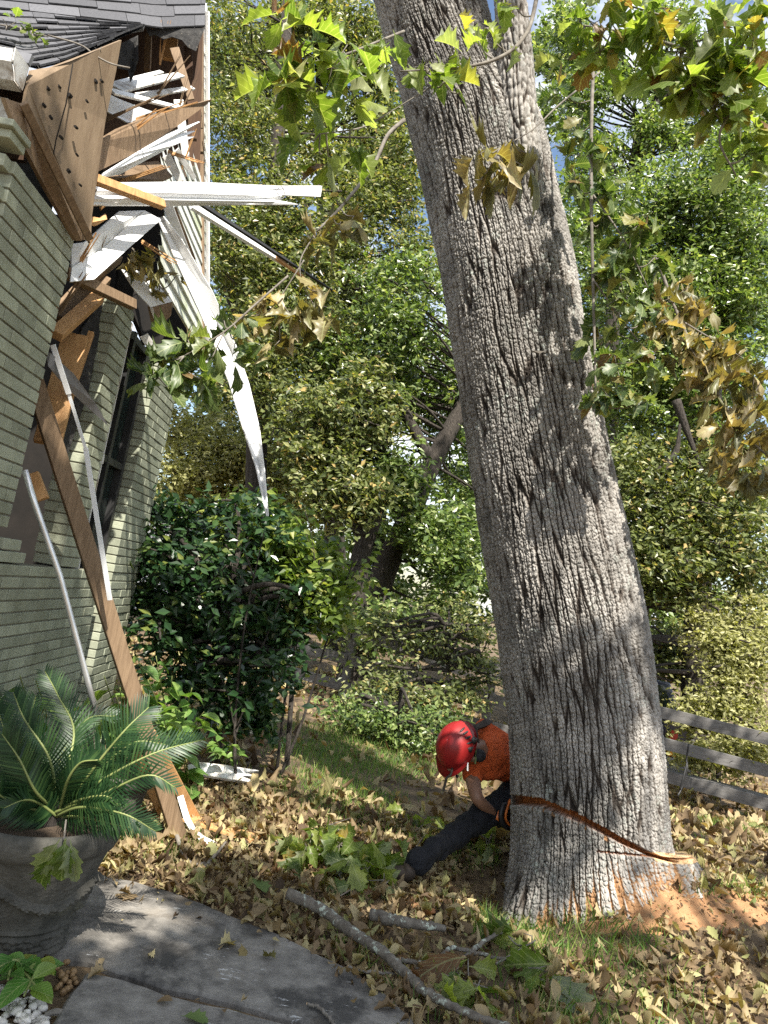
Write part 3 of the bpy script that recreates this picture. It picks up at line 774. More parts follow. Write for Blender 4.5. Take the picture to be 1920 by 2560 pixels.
b = MB(); b.prism([at(378, 768, 4.37), at(431, 755, 4.5), at(428, 788, 4.52), at(404, 814, 4.5), at(386, 806, 4.42)], .03); b.build('underside', M['wood'], bx)
b = MB(); b.bar(at(360, 838, 4.4), at(402, 905, 4.5), .05, .02, face=(0, -1, 0)); b.bar(at(378, 770, 4.36), at(400, 828, 4.46), .014, .014); tag(b.build('bent_bracket', M['oldwhite'], None), 'curled white downspout elbow below the dented gutter piece', 'downspout')
for nm, lb, a, c, w, m_ in (('white_lath', 'uppermost thin white board in the torn attic', (285, 212, 4.3), (404, 180, 5.0), .05, 'oldwhite'),
                            ('white_lath', 'broad white board slanting under the uppermost attic board', (292, 222, 4.2), (452, 187, 5.1), .085, 'oldwhite'),
                            ('white_lath', 'splintered white board pointing right above the brown wedge', (345, 240, 4.6), (482, 220, 5.3), .055, 'oldwhite'),
                            ('white_lath', 'bright white pole crossing down right above the brown wedge', (278, 228, 3.85), (456, 272, 4.6), .05, 'white'),
                            ('white_lath', 'peeling white board standing near the siding corner', (446, 250, 5.0), (466, 400, 5.0), .07, 'oldwhite'),
                            ('white_lath', 'narrow peeling strip slanting right of the splintered fascia', (440, 375, 4.9), (486, 446, 5.1), .05, 'oldwhite'),
                            ('white_lath', 'torn white strip standing above the long level gutter', (415, 388, 4.6), (452, 455, 4.7), .06, 'oldwhite'),
                            ('white_lath', 'pale strip under the level gutter near the siding', (418, 512, 4.7), (470, 640, 5.0), .07, 'white'),
                            ('brown_lath', 'dark split board along the siding corner', (432, 520, 4.9), (484, 650, 5.2), .05, 'wood'),
                            ('brown_lath', 'splintered brown board standing under the torn felt', (436, 120, 5.2), (478, 250, 5.2), .07, 'wood')):
    stick(nm, lb, a, c, w, .015, m_, 'board', taper=.7)
piece('attic_panel', 'triangular white panel behind the torn plywood', 'panel', [[(272, 235, 4.0), (330, 262, 4.3), (402, 285, 4.6), (350, 305, 4.4), (318, 306, 4.2), (268, 278, 4.0)]], 'white', .012)
piece('split_plank', 'curled brown plank stub behind the long level gutter', 'plank', [[(262, 442, 3.9), (300, 412, 4.2), (395, 402, 4.6), (432, 440, 4.7), (410, 450, 4.6)]], 'wood', .02)
piece('torn_insulation', 'small torn piece of yellow foam at the brick wall top', 'insulation', [[(225, 540, 3.55), (250, 545, 3.6), (264, 534, 3.62), (268, 548, 3.62), (245, 562, 3.6), (228, 556, 3.55)]], 'pine', .03)
piece('grey_flashing', 'twisted grey flashing strip crossing in front of the middle pier', 'flashing',
      [[(116, 885, 3.5), (126, 882, 3.5), (185, 935, 3.7), (240, 1010, 3.95), (272, 1066, 4.1), (215, 1015, 3.9), (165, 968, 3.7), (120, 915, 3.52)]], 'flash', .004)
# strips and planks leaning on the crushed corner
b = MB(); b.bar(at(132, 862, 3.52), at(172, 985, 3.62), .024, .01); b.bar(at(170, 978, 3.62), at(215, 1125, 3.72), .014, .01); b.bar(at(214, 1120, 3.72), at(275, 1500, 3.9), .022, .012)
tag(b.build('white_strip', M['white'], None), 'kinked white trim strip hanging in front of the dark window', 'trim')
b = MB(); b.tube([at(62, 1175, 3.3), at(88, 1262, 3.34), at(150, 1440, 3.42), at(218, 1700, 3.52), at(245, 1800, 3.58)], .0145, 8)
tag(b.build('metal_pole', M['alu'], None, smooth=True), 'thin shiny aluminium tube leaning on the lower brick wall', 'pole')
gpl = on_ground(452, 2108, .0)
b = MB(); b.bar(at(62, 880, 3.62), gpl, .088, .04, face=(.75, -1, .1)); tag(b.build('leaning_plank', M['wood'], None, bevel=.004), 'long brown plank leaning from the ground against the brick wall', 'plank')
b = MB(); b.bar(at(372, 1830, 4.28), on_ground(476, 2072, .0) + np.array([.0, .15, 0]), .065, .04, face=(.5, -1, .1)); tag(b.build('short_plank', M['pine'], None, bevel=.004), 'short orange plank end standing behind the long leaning plank', 'plank')
b = MB(); b.bar(at(336, 1880, 4.45), on_ground(392, 2075, .0) + np.array([0, .2, 0]), .06, .03, face=(.3, -1, .1)); tag(b.build('short_plank', M['pine'], None, bevel=.004), 'sunlit plank stub standing behind the foot of the leaning plank', 'plank')
b = MB(); b.bar(on_ground(470, 2045, .04), on_ground(640, 2098, .03), .16, .02, face=(0, .1, 1)); tag(b.build('flat_board', M['pine'], None, bevel=.003), 'orange board lying flat on the leaves by the plank foot', 'board')
b = MB(); P_ = [(450, 1990, .22), (468, 2050, .10), (484, 2078, .03), (505, 2098, .03), (536, 2112, .03)]
for i in range(4): b.bar(on_ground(*P_[i]), on_ground(*P_[i + 1]), .035, .012, face=(.2, -1, .8))
tag(b.build('bent_trim', M['white'], None), 'bent white trim piece lying at the foot of the planks', 'trim')
piece('snapped_board', 'blue-white snapped board with splinters lying behind the planks', 'board',
      [[(470, 1912, 5.5), (500, 1905, 5.55), (560, 1912, 5.6), (648, 1926, 5.7), (612, 1930, 5.65), (645, 1942, 5.7), (600, 1938, 5.6), (648, 1958, 5.65), (560, 1946, 5.5), (470, 1930, 5.45)]], 'oldwhite', .02)

# raw splinters bristling from the torn corner
for i, (x, y, d, a, ln) in enumerate(((262, 300, 3.9, .3, .34), (300, 352, 4.0, .5, .30), (340, 300, 4.3, .2, .36), (392, 240, 4.8, .9, .3), (420, 380, 4.7, -.4, .28), (180, 690, 3.6, .8, .26), (210, 720, 3.8, 1.0, .3), (300, 455, 4.1, .2, .3), (355, 605, 4.2, -.7, .24), (150, 780, 3.6, .9, .22), (250, 520, 3.8, .3, .2), (400, 160, 5.3, 1.3, .3), (440, 300, 5.0, 1.1, .3), (455, 420, 5.0, 1.2, .26))):
    b = MB(); p = at(x, y, d); q = p + (CR * math.cos(a) + CU * math.sin(a)) * ln + np.array([0, -.06, 0])
    for k in range(3):
        o_ = CU * (k - 1) * .008; b.bar(p + o_, q + o_ * .4 + CR * random.uniform(-.06, .06), random.uniform(.008, .016), .006, face=(.2, -1, 0), taper=.15)
    tag(b.build('splinter', M['pine'] if i % 3 else M['wood'], None), 'raw wood splinter sticking out of the torn house corner', 'splinter', 'splinters on the torn corner')
# ================================================================== the oak being felled
TY = 4.75
TAB = np.array([(-260, 878, 1180), (-120, 908, 1195), (0, 932, 1210), (120, 966, 1245), (240, 1000, 1295), (330, 1020, 1358), (400, 1040, 1378), (480, 1057, 1392), (640, 1090, 1430), (800, 1116, 1460),
                (960, 1141, 1487), (1120, 1164, 1520), (1280, 1188, 1553), (1440, 1213, 1590), (1600, 1239, 1622), (1760, 1258, 1646), (1900, 1267, 1663), (2000, 1269, 1671), (2090, 1268, 1677),
                (2130, 1266, 1678), (2180, 1260, 1690), (2230, 1250, 1705), (2270, 1242, 1715), (2330, 1232, 1725), (2420, 1215, 1740)], float)
rows_py = np.linspace(-260, 2360, 1640)
pl = np.interp(rows_py, TAB[:, 0], TAB[:, 1]); pr = np.interp(rows_py, TAB[:, 0], TAB[:, 2])
ker = np.ones(51) / 51
pl = np.convolve(np.pad(pl, 25, mode='edge'), ker, 'valid'); pr = np.convolve(np.pad(pr, 25, mode='edge'), ker, 'valid')
AX = np.array([at((a + b_) / 2, y, TY) for a, b_, y in zip(pl, pr, rows_py)])
RAD = (pr - pl) / 2 * math.cos(math.radians(9.5)) * ((AX - CAM) @ _f) / FPX * .968
tdir = norm(AX[0] - AX[-1])
ea = norm(np.array([1.0, 0, 0]) - tdir * tdir[0]); eb = np.cross(tdir, ea)     # ea to the right, eb away from the camera
if eb[1] < 0: eb = -eb
NT = 780
# more columns on the side towards the yard
tt = np.linspace(0, 1, NT, endpoint=False)
th = 2 * math.pi * tt - math.pi / 2 + math.pi            # start at the far side
th = th - .45 * np.cos(th)
TH, RR = np.meshgrid(th, RAD, indexing='xy')
arc = ((TH - math.pi / 2) % (2 * math.pi)) * .5
s = np.concatenate([[0], np.cumsum(np.linalg.norm(np.diff(AX, axis=0), axis=1))])
SS = np.repeat(s[:, None], NT, 1)
wx = arc + .022 * (fbm(arc * 5, SS * 2.5, 1) - .5) + .016 * (fbm(arc * 22, SS * 16, 2) - .5) + .010 * (fbm(arc * 55, SS * 48, 12) - .5)
wy = SS + .05 * (fbm(arc * 9, SS * 6, 4) - .5)
f1, f2 = worley(wx / .037, wy / .62, 11); h0 = sstep(.0, .24, f2 - f1)
f1, f2 = worley(wx / .040, wy / .075, 19); h1 = sstep(.0, .2, f2 - f1)
f1, f2 = worley(wx / .019, wy / .030, 23); h2 = sstep(.0, .22, f2 - f1)
f1, f2 = worley(wx / .016, wy / .022, 31); h3 = f2 - f1
mid = fbm(arc * 60, SS * 45, 8)
fur = (.06 + .94 * h0) * (.70 + .30 * h1) * (.84 + .16 * h2)
hgt = .022 * (fur - 1) + .006 * h2 + .005 * (h3 - .4) + .010 * (mid - .5)
lump = .05 * (fbm(arc * 2.2, SS * 1.2, 6) - .5)
R2 = RR + hgt + lump
right = np.cos(TH)                                       # 1 at the right-hand side
front = -np.sin(TH)
# approximate picture position of every vertex, for the cut, the notch and the root flare
P0 = AX[:, None, :] + RR[..., None] * (np.cos(TH)[..., None] * ea + np.sin(TH)[..., None] * eb)
PX, PY = proj(P0)
below = sstep(2090, 2330, PY)
flare = below * (.03 + .04 * np.clip(front, 0, 1) + .05 * fbm(TH * 3, SS * 0, 4))
flare += .06 * below * np.cos(TH * 5 + 1.0)
zone = sstep(.45, .85, right + .12 * front)
step = (PY > 2136 + .10 * (PX - 1640)).astype(float) * zone
flare += zone * step * (.10 + .06 * sstep(2136, 2300, PY))
R2 = R2 + flare
kx = np.array([1240, 1268, 1350, 1450, 1560, 1625, 1660]); ky = np.array([1998, 1999, 2010, 2050, 2105, 2136, 2150])
kd = PY - np.interp(PX, kx, ky) - 3 * (fbm(PX * .05, PX * 0, 3) - .5)
kw = np.interp(PX, kx, [13, 13, 12, 11, 9, 6, 3])
ker_ = ((np.abs(kd) < kw) & (front > -.25) & (PX < 1660)).astype(float)
k2 = ((np.abs(PY - np.interp(PX, [1490, 1560, 1640, 1690], [2130, 2134, 2141, 2144])) < 2.6) & (PX > 1492) & (PX < 1700) & (front > 0)).astype(float)
R2 = R2 - .075 * ker_ - .035 * k2
cut = np.maximum(ker_, k2)
wood = ((PY > 2130 + .10 * (PX - 1640)) & (PY < 2152 + .10 * (PX - 1640)) & (zone > .3)).astype(float)
dust_w = np.clip(sstep(2120, 2230, PY + .25 * (PX - 1560)) * sstep(1400, 1540, PX + .35 * (PY - 2200)) * (1 - .7 * sstep(1640, 1720, PX)) + .85 * sstep(2225, 2290, PY) * sstep(1300, 1345, PX) * (1 - sstep(1420, 1480, PX)) + .45 * sstep(2090, 2160, PY) * sstep(1330, 1400, PX) + .8 * np.exp(-((kd - kw - 7) / 8) ** 2) * (PX > 1300), 0, 1) * (front > -.1)
dust_big = sstep(1490, 1580, PX + .3 * (PY - 2200)) * sstep(2150, 2215, PY + .15 * (PX - 1560)) * (1 - sstep(1650, 1710, PX - .35 * (PY - 2200)))
dust = np.clip(dust_w * (1.30 - 1.10 * fur) + 0.75 * dust_big * (1.0 - .75 * fur + 1.2 * (fbm(arc * 9, SS * 7, 17) - .45)) - .30, 0, 1)
dust = sstep(.25, .5, dust)
VT = AX[:, None, :] + R2[..., None] * (np.cos(TH)[..., None] * ea + np.sin(TH)[..., None] * eb)
nr = len(AX)
I = (np.arange(nr - 1)[:, None] * NT + np.arange(NT)[None, :]).ravel(); J = (np.arange(nr - 1)[:, None] * NT + (np.arange(NT)[None, :] + 1) % NT).ravel()
FT = np.stack([I, J, J + NT, I + NT], 1)
me = np_mesh('trunk', VT.reshape(-1, 3), FT, smooth=True, attrs=dict(fur=fur.ravel(), dust=dust.ravel(), cut=cut.ravel(), wood=wood.ravel()))
mb_, t, b_, out = new_mat('oak_bark'); L = t.links.new
co = N(t, 'ShaderNodeTexCoord')
af = N(t, 'ShaderNodeAttribute', attribute_name='fur')
rb = ramp(t, [(.04, (.026, .020, .016)), (.3, (.085, .07, .058)), (.55, (.18, .165, .147)), (1, (.29, .275, .253))]); L(af.outputs['Fac'], rb.inputs['Fac'])
nb = N(t, 'ShaderNodeTexNoise', Scale=16, Detail=9, Roughness=.7); L(co.outputs['Object'], nb.inputs['Vector'])
hv = N(t, 'ShaderNodeMapRange'); hv.inputs['From Min'].default_value = .3; hv.inputs['From Max'].default_value = .7; hv.inputs['To Min'].default_value = .62; hv.inputs['To Max'].default_value = 1.4; L(nb.outputs['Fac'], hv.inputs['Value'])
nb3 = N(t, 'ShaderNodeTexNoise', Scale=2.6, Detail=5); L(co.outputs['Object'], nb3.inputs['Vector'])
hv3 = N(t, 'ShaderNodeMapRange'); hv3.inputs['From Min'].default_value = .3; hv3.inputs['From Max'].default_value = .7; hv3.inputs['To Min'].default_value = .62; hv3.inputs['To Max'].default_value = 1.3; L(nb3.outputs['Fac'], hv3.inputs['Value'])
mps = N(t, 'ShaderNodeMapping'); mps.inputs['Scale'].default_value = (5, 5, .7); mps.inputs['Rotation'].default_value = (0, .3, 0); L(co.outputs['Object'], mps.inputs['Vector'])
nst = N(t, 'ShaderNodeTexNoise', Scale=1.3, Detail=6, Roughness=.6); L(mps.outputs['Vector'], nst.inputs['Vector'])
rst = ramp(t, [(.54, (1, 1, 1)), (.66, (.45, .45, .45))]); L(nst.outputs['Fac'], rst.inputs['Fac'])
hm0 = N(t, 'ShaderNodeMath', operation='MULTIPLY'); L(hv.outputs['Result'], hm0.inputs[0]); L(rst.outputs['Color'], hm0.inputs[1])
hm = N(t, 'ShaderNodeMath', operation='MULTIPLY'); L(hm0.outputs[0], hm.inputs[0]); L(hv3.outputs['Result'], hm.inputs[1])
hs = N(t, 'ShaderNodeHueSaturation'); L(hm.outputs[0], hs.inputs['Value']); L(rb.outputs['Color'], hs.inputs['Color'])
# reddish weathering and pale lichen
nl_ = N(t, 'ShaderNodeTexNoise', Scale=3.5, Detail=7, Roughness=.65); L(co.outputs['Object'], nl_.inputs['Vector'])
rl = ramp(t, [(.50, (0, 0, 0)), (.66, (1, 1, 1))]); L(nl_.outputs['Fac'], rl.inputs['Fac'])
nl2 = N(t, 'ShaderNodeTexNoise', Scale=34, Detail=4); L(co.outputs['Object'], nl2.inputs['Vector'])
rl2 = ramp(t, [(.52, (0, 0, 0)), (.60, (1, 1, 1))]); L(nl2.outputs['Fac'], rl2.inputs['Fac'])
ml = N(t, 'ShaderNodeMath', operation='MULTIPLY'); L(rl.outputs['Color'], ml.inputs[0]); L(rl2.outputs['Color'], ml.inputs[1])
ml2 = N(t, 'ShaderNodeMath', operation='MULTIPLY'); L(ml.outputs[0], ml2.inputs[0]); L(af.outputs['Fac'], ml2.inputs[1])
xl = N(t, 'ShaderNodeMix', data_type='RGBA'); xl.inputs['B'].default_value = (.36, .385, .35, 1); L(ml2.outputs[0], xl.inputs['Factor']); L(hs.outputs['Color'], xl.inputs['A'])
def over(col, attr, c1, c2, sc):
    a = N(t, 'ShaderNodeAttribute', attribute_name=attr); n = N(t, 'ShaderNodeTexNoise', Scale=sc, Detail=5); L(co.outputs['Object'], n.inputs['Vector'])
    r = ramp(t, [(.35, c1), (.65, c2)]); L(n.outputs['Fac'], r.inputs['Fac'])
    x = N(t, 'ShaderNodeMix', data_type='RGBA'); L(a.outputs['Fac'], x.inputs['Factor']); L(col, x.inputs['A']); L(r.outputs['Color'], x.inputs['B']); return x.outputs['Result']
c = over(xl.outputs['Result'], 'dust', (.25, .135, .065), (.40, .235, .12), 60)
c = over(c, 'wood', (.55, .36, .19), (.68, .48, .28), 10)
c = over(c, 'cut', (.20, .060, .018), (.40, .14, .04), 40)
L(c, b_.inputs['Base Color']); b_.inputs['Roughness'].default_value = .93; b_.inputs['Specular IOR Level'].default_value = .25
nb2 = N(t, 'ShaderNodeTexNoise', Scale=110, Detail=6, Roughness=.7); L(co.outputs['Object'], nb2.inputs['Vector'])
bp = N(t, 'ShaderNodeBump', Strength=.7, Distance=.006); L(nb2.outputs['Fac'], bp.inputs['Height']); L(bp.outputs['Normal'], b_.inputs['Normal'])
M['bark'] = mb_
oak = empty('oak_tree', (float(AX[-1][0]), TY, 0), 'huge leaning oak with a fresh orange saw cut near its base', 'tree')
link('trunk', me, oak, M['bark'])

def bark_tube(name, pts, rad, parent, nseg=200, nth=72, fs=1.0):
    pts = np.array(catmull(pts, max(2, nseg // max(1, len(pts) - 1)))); rad = np.interp(np.linspace(0, 1, len(pts)), np.linspace(0, 1, len(rad)), rad)
    n = len(pts); tv = np.gradient(pts, axis=0); tv /= np.linalg.norm(tv, axis=1, keepdims=True)
    ref = np.cross(tv, np.array([[.1, 1, .2]])); ref /= np.linalg.norm(ref, axis=1, keepdims=True); bi = np.cross(tv, ref)
    a = np.linspace(0, 2 * math.pi, nth, endpoint=False); A, _ = np.meshgrid(a, rad); S_ = np.repeat(np.concatenate([[0], np.cumsum(np.linalg.norm(np.diff(pts, axis=0), axis=1))])[:, None], nth, 1)
    ar = A * rad.mean()
    g1, g2 = worley((ar + .02 * fbm(ar * 9, S_ * 6, 5)) / (.024 * fs), S_ / (.22 * fs), 41); q1 = sstep(.0, .2, g2 - g1)
    g1, g2 = worley(ar / (.02 * fs), S_ / (.05 * fs), 43); q2 = sstep(0, .3, g2 - g1)
    fu = q1 * (.6 + .4 * q2); rr = rad[:, None] + .45 * fs * (.034 * (fu - 1) + .012 * (fbm(ar * 40, S_ * 40, 3) - .5))
    VV = pts[:, None, :] + rr[..., None] * (np.cos(A)[..., None] * ref[:, None, :] + np.sin(A)[..., None] * bi[:, None, :])
    I = (np.arange(n - 1)[:, None] * nth + np.arange(nth)[None, :]).ravel(); J = (np.arange(n - 1)[:, None] * nth + (np.arange(nth)[None, :] + 1) % nth).ravel()
    z = np.zeros(fu.size)
    return link(name, np_mesh(name, VV.reshape(-1, 3), np.stack([I, J, J + nth, I + nth], 1), smooth=True, attrs=dict(fur=fu.ravel(), dust=z, cut=z, wood=z)), parent, M['bark'])
bark_tube('limb', [at(1322, 560, 4.48), at(1308, 420, 4.41), at(1296, 300, 4.40), at(1288, 150, 4.38), at(1276, 0, 4.36), at(1262, -160, 4.36)], [.10, .128, .125, .115, .105, .1], oak, 260, 110, 1.5)
b = MB(); b.lathe([(.0, .03), (.035, .035), (.05, .02), (.062, 0), (.07, -.04)], at(1478, 955, 4.48), axis=(.7, -.6, .1), n=14); b.build('knot', M['wood'], oak, smooth=True)
b = MB(); b.prism([at(1330, 876, 4.20), at(1362, 878, 4.21), at(1350, 884, 4.21)], .03); b.build('bark_chip', M['twig'], oak)

# sawdust heap spilling from the cut
def sd(px, py):
    p = on_ground(px, py, .13); return p
sp = np.array([sd(*q) for q in ((1470, 2250), (1560, 2235), (1650, 2215), (1740, 2235), (1840, 2265), (1990, 2275), (1990, 2330), (1850, 2345), (1740, 2345), (1640, 2335), (1560, 2310), (1480, 2290))])
g = 90; xs = np.linspace(sp[:, 0].min() - .1, sp[:, 0].max() + .1, g * 2); ys = np.linspace(sp[:, 1].min() - .1, sp[:, 1].max() + .1, g)
Xs, Ys = np.meshgrid(xs, ys, indexing='ij')
def poly_sd(X, Y, P):
    inside = np.zeros(X.shape, bool); dm = np.full(X.shape, 9.0); n = len(P)
    for i in range(n):
        a = P[i]; c = P[(i + 1) % n]
        cond = ((a[1] > Y) != (c[1] > Y)) & (X < (c[0] - a[0]) * (Y - a[1]) / (c[1] - a[1] + 1e-9) + a[0]); inside ^= cond
        e = c - a; tq = np.clip(((X - a[0]) * e[0] + (Y - a[1]) * e[1]) / (e[0] ** 2 + e[1] ** 2), 0, 1)
        dm = np.minimum(dm, np.hypot(X - a[0] - tq * e[0], Y - a[1] - tq * e[1]))
    return np.where(inside, dm, -dm)
HEAPS = []
def heap(name, P, h, label, rough=.10):
    HEAPS.append((P, h, rough))
    xs = np.linspace(P[:, 0].min() - .15, P[:, 0].max() + .15, 150); ys = np.linspace(P[:, 1].min() - .15, P[:, 1].max() + .15, 110)
    X, Y = np.meshgrid(xs, ys, indexing='ij')
    d = poly_sd(X, Y, P) + rough * (fbm(X * 7, Y * 7, 13) - .5) + .6 * rough * (fbm(X * 24, Y * 24, 15) - .5)
    Z = gz(X, Y) + h * sstep(-.02, .30, d) + .02 * fbm(X * 30, Y * 30, 2) + .035 * (fbm(X * 9, Y * 9, 5) - .5) - .03 * (d < -.0)
    V = np.stack([X, Y, Z], -1).reshape(-1, 3); nx, ny = X.shape
    I = (np.arange(nx - 1)[:, None] * ny + np.arange(ny - 1)[None, :]).ravel(); keep = (d.ravel()[I] > -.03)
    I = I[keep]
    return tag(link(name, np_mesh(name, V, np.stack([I, I + ny, I + ny + 1, I + 1], 1), smooth=True), None, M['dust']), label, 'sawdust', kind='stuff')
def surf_z(P):
    "ground height with the sawdust heaps on top"
    z = gz(P[:, 0], P[:, 1]); X = P[:, 0]; Y = P[:, 1]
    for Q, h, rough in HEAPS:
        d = poly_sd(X, Y, Q) + rough * (fbm(X * 7, Y * 7, 13) - .5) + .6 * rough * (fbm(X * 24, Y * 24, 15) - .5)
        z = z + (d > -.03) * (h * sstep(-.02, .30, d) + .015)
    return z
M['dust'] = mat('sawdust', (.28, .14, .065), (.43, .25, .125), scale=18, detail=9, rough=1, bump=1, bscale=120, bdist=.008, stain=(.10, .07, .042), stain_scale=9, stain_at=(.57, .70))
heap('sawdust', sp[:, :2], .06, 'fresh orange sawdust spilled to the right of the oak base')
sp2 = np.array([sd(*q) for q in ((1010, 2205), (1100, 2190), (1240, 2205), (1262, 2235), (1240, 2262), (1150, 2260), (1050, 2240))]) + np.array([0, .25, 0])
heap('sawdust', sp2[:, :2], .015, 'thin sawdust patch behind the boot, left of the oak base', .2)

# ================================================================== the sawyer and his saw
man = empty('person', (float(at(1290, 1980, 5.35)[0]), 5.35, 0), 'person in a red helmet and orange shirt bending behind the oak to saw it', 'person')
def skin(name, joints, edges, m, parent, root=0, sub=2):
    me = bpy.data.meshes.new(name + '_cage')
    me.from_pydata([tuple(map(float, j[0])) for j in joints], edges, [])
    o = bpy.data.objects.new(name + '_cage', me); COL.objects.link(o)
    o.modifiers.new('skin', 'SKIN'); su = o.modifiers.new('sub', 'SUBSURF'); su.levels = sub; su.render_levels = sub
    sv = me.skin_vertices[0].data
    for i, j in enumerate(joints):
        r = j[1]; sv[i].radius = (r, r) if np.isscalar(r) else r
        sv[i].use_root = (i == root)
    dg = bpy.context.evaluated_depsgraph_get(); dg.update()
    nm = bpy.data.meshes.new_from_object(o.evaluated_get(dg))
    bpy.data.objects.remove(o, do_unlink=True); bpy.data.meshes.remove(me)
    nm.name = name
    nm.polygons.foreach_set('use_smooth', np.full(len(nm.polygons), True))
    nm.materials.clear()
    return link(name, nm, parent, M[m] if isinstance(m, str) else m)
A_ = lambda x, y, d: at(x, y, d)
pel = A_(1345, 1950, 5.50); wst = A_(1305, 1905, 5.42); chs = A_(1245, 1882, 5.26); nck = A_(1190, 1872, 5.14); hed = A_(1150, 1880, 5.04); fac = A_(1142, 1910, 5.06)
shN = A_(1178, 1930, 5.12); shF = A_(1215, 1822, 5.34); elb = A_(1192, 1998, 4.92); wri = A_(1236, 2036, 5.04); hnd = A_(1256, 2048, 5.08)
hip = A_(1296, 1985, 5.30); kne = A_(1160, 2072, 4.92); ank = A_(1030, 2164, 4.46)
hip2 = A_(1400, 1975, 5.55); kne2 = A_(1420, 2080, 5.35); ank2 = on_ground(1440, 2170, .09); 
elbF = A_(1285, 1920, 5.22); wriF = A_(1330, 2010, 5.25)
body = [(pel, .12), (wst, .115), (chs, .125), (nck, .058), (hed, (.092, .098)), (fac, .070), (shN, .060), (elb, .045), (wri, .032), (shF, .060), (elbF, .045), (wriF, .032), (hip, .085), (kne, .062), (ank, .045), (hip2, .085), (kne2, .06), (ank2, .045), (A_(1120, 1935, 4.98), .045)]
skin('body', body, [(0, 1), (1, 2), (2, 3), (3, 4), (4, 5), (2, 6), (6, 7), (7, 8), (2, 9), (9, 10), (10, 11), (0, 12), (12, 13), (13, 14), (0, 15), (15, 16), (16, 17), (5, 18)], 'skin', man)
slv = shN + (elb - shN) * .45
shirt = [(pel, (.155, .135)), (wst, (.175, .15)), (chs, (.185, .16)), (A_(1202, 1872, 5.17), .085), (shN, .085), (slv, .075), (shF, .09), (shF + (elbF - shF) * .5, .08)]
sh = skin('shirt', shirt, [(0, 1), (1, 2), (2, 3), (2, 4), (4, 5), (2, 6), (6, 7)], 'shirt', man, sub=3)
tx = bpy.data.textures.new('cloth_wrinkle', 'CLOUDS'); tx.noise_scale = .09
for ob in (sh,):
    dm = ob.modifiers.new('wrinkle', 'DISPLACE'); dm.texture = tx; dm.strength = .045; dm.mid_level = .5
trs = skin('trousers', [(pel, .15), (hip, .118), (hip + (kne - hip) * .5, .100), (kne, .084), (kne + (ank - kne) * .5, .072), (ank - (kne - ank) * .04, .072), (hip2, .115), (kne2, .085), (ank2, .075)],
           [(0, 1), (1, 2), (2, 3), (3, 4), (4, 5), (0, 6), (6, 7), (7, 8)], 'trouser', man, sub=3)
dm = trs.modifiers.new('wrinkle', 'DISPLACE'); dm.texture = tx; dm.strength = .05; dm.mid_level = .5
bt = ank + norm(on_ground(985, 2180, .05) - ank) * .07; bt[2] = .05
skin('boot', [(ank, .058), (ank + np.array([-.02, -.01, -.05]), .055), (bt, .048), (bt + np.array([-.10, -.05, -.01]), .036)], [(0, 1), (1, 2), (2, 3)], 'boot', man)
skin('boot', [(ank2, .058), (ank2 + np.array([0, 0, -.05]), .052), (ank2 + np.array([-.06, -.1, -.055]), .045), (ank2 + np.array([-.09, -.18, -.06]), .032)], [(0, 1), (1, 2), (2, 3)], 'boot', man)
# helmet: dome with brim and vents, ear protector, chin strap
hc = A_(1140, 1862, 5.02)
hax = norm(np.array([-.52, -.72, .30]))   # crown points up-left, a little towards us
fwd = norm(A_(1118, 1930, 4.95) - A_(1165, 1850, 5.05)); fwd = norm(fwd - hax * (fwd @ hax)); sid = np.cross(hax, fwd)
b = MB(); prof = [(t_, math.cos(t_ * math.pi / 2)) for t_ in np.linspace(0, 1, 16)]
nr_ = 40; vs = []
for t_, _ in prof:
    a = t_ * math.pi / 2 * 1.04
    for j in range(nr_):
        q = 2 * math.pi * j / nr_
        ridge = 1 + .035 * (abs(math.sin(q)) < .30) * math.sin(a)
        vs.append(hc + hax * (.128 * math.cos(a)) * ridge + (fwd * math.cos(q) * .152 + sid * math.sin(q) * .126) * math.sin(a) * ridge)
fs = [(i * nr_ + j, i * nr_ + (j + 1) % nr_, (i + 1) * nr_ + (j + 1) % nr_, (i + 1) * nr_ + j) for i in range(15) for j in range(nr_)]
base = len(vs)
for j in range(nr_):
    q = 2 * math.pi * j / nr_; ext = .012 + .05 * max(0, math.cos(q)) ** 3
    vs.append(hc + hax * -.018 + fwd * math.cos(q) * (.155 + ext) + sid * math.sin(q) * (.13 + .5 * ext))
fs += [(15 * nr_ + j, 15 * nr_ + (j + 1) % nr_, base + (j + 1) % nr_, base + j) for j in range(nr_)]
b.add(vs, fs); hl = b.build('helmet', M['helmet'], man, smooth=True)
so_ = hl.modifiers.new('solid', 'SOLIDIFY'); so_.thickness = .004
def on_helmet(q, a, r=1.02):
    return hc + hax * (.128 * math.cos(a)) * r + (fwd * math.cos(q) * .152 + sid * math.sin(q) * .126) * math.sin(a) * r
sgn = 1 if (sid @ (CAM - hc)) > 0 else -1
for i, (q0, a0) in enumerate(((2.75, .62), (2.5, .72), (2.25, .84), (2.02, .98), (1.82, 1.12))):
    b = MB(); b.tube([on_helmet(sgn * (q0 - .24 + .05 * k), a0 + .10 * k, 1.012) for k in range(5)], [.003, .0075, .0085, .0075, .003], 8)
    b.build('vent', M['black'], hl, smooth=True)
b = MB(); b.lathe([(0, .02), (.022, .018), (.024, 0), (.02, -.01)], on_helmet(sgn * 2.05, 1.42, 1.0), axis=sid * sgn, n=16)
b.lathe([(0, .015), (.016, .013), (.018, 0)], on_helmet(sgn * 1.62, 1.30, 1.0), axis=sid * sgn, n=14); b.build('helmet_clip', M['black'], hl, smooth=True)
b = MB(); b.lathe([(0, .05), (.03, .046), (.040, .03), (.042, .0), (.03, -.02)], A_(1195, 1888, 5.02), axis=norm(np.array([.5, -.8, .1])), n=20); b.build('ear_muff', M['glove'], man, smooth=True)
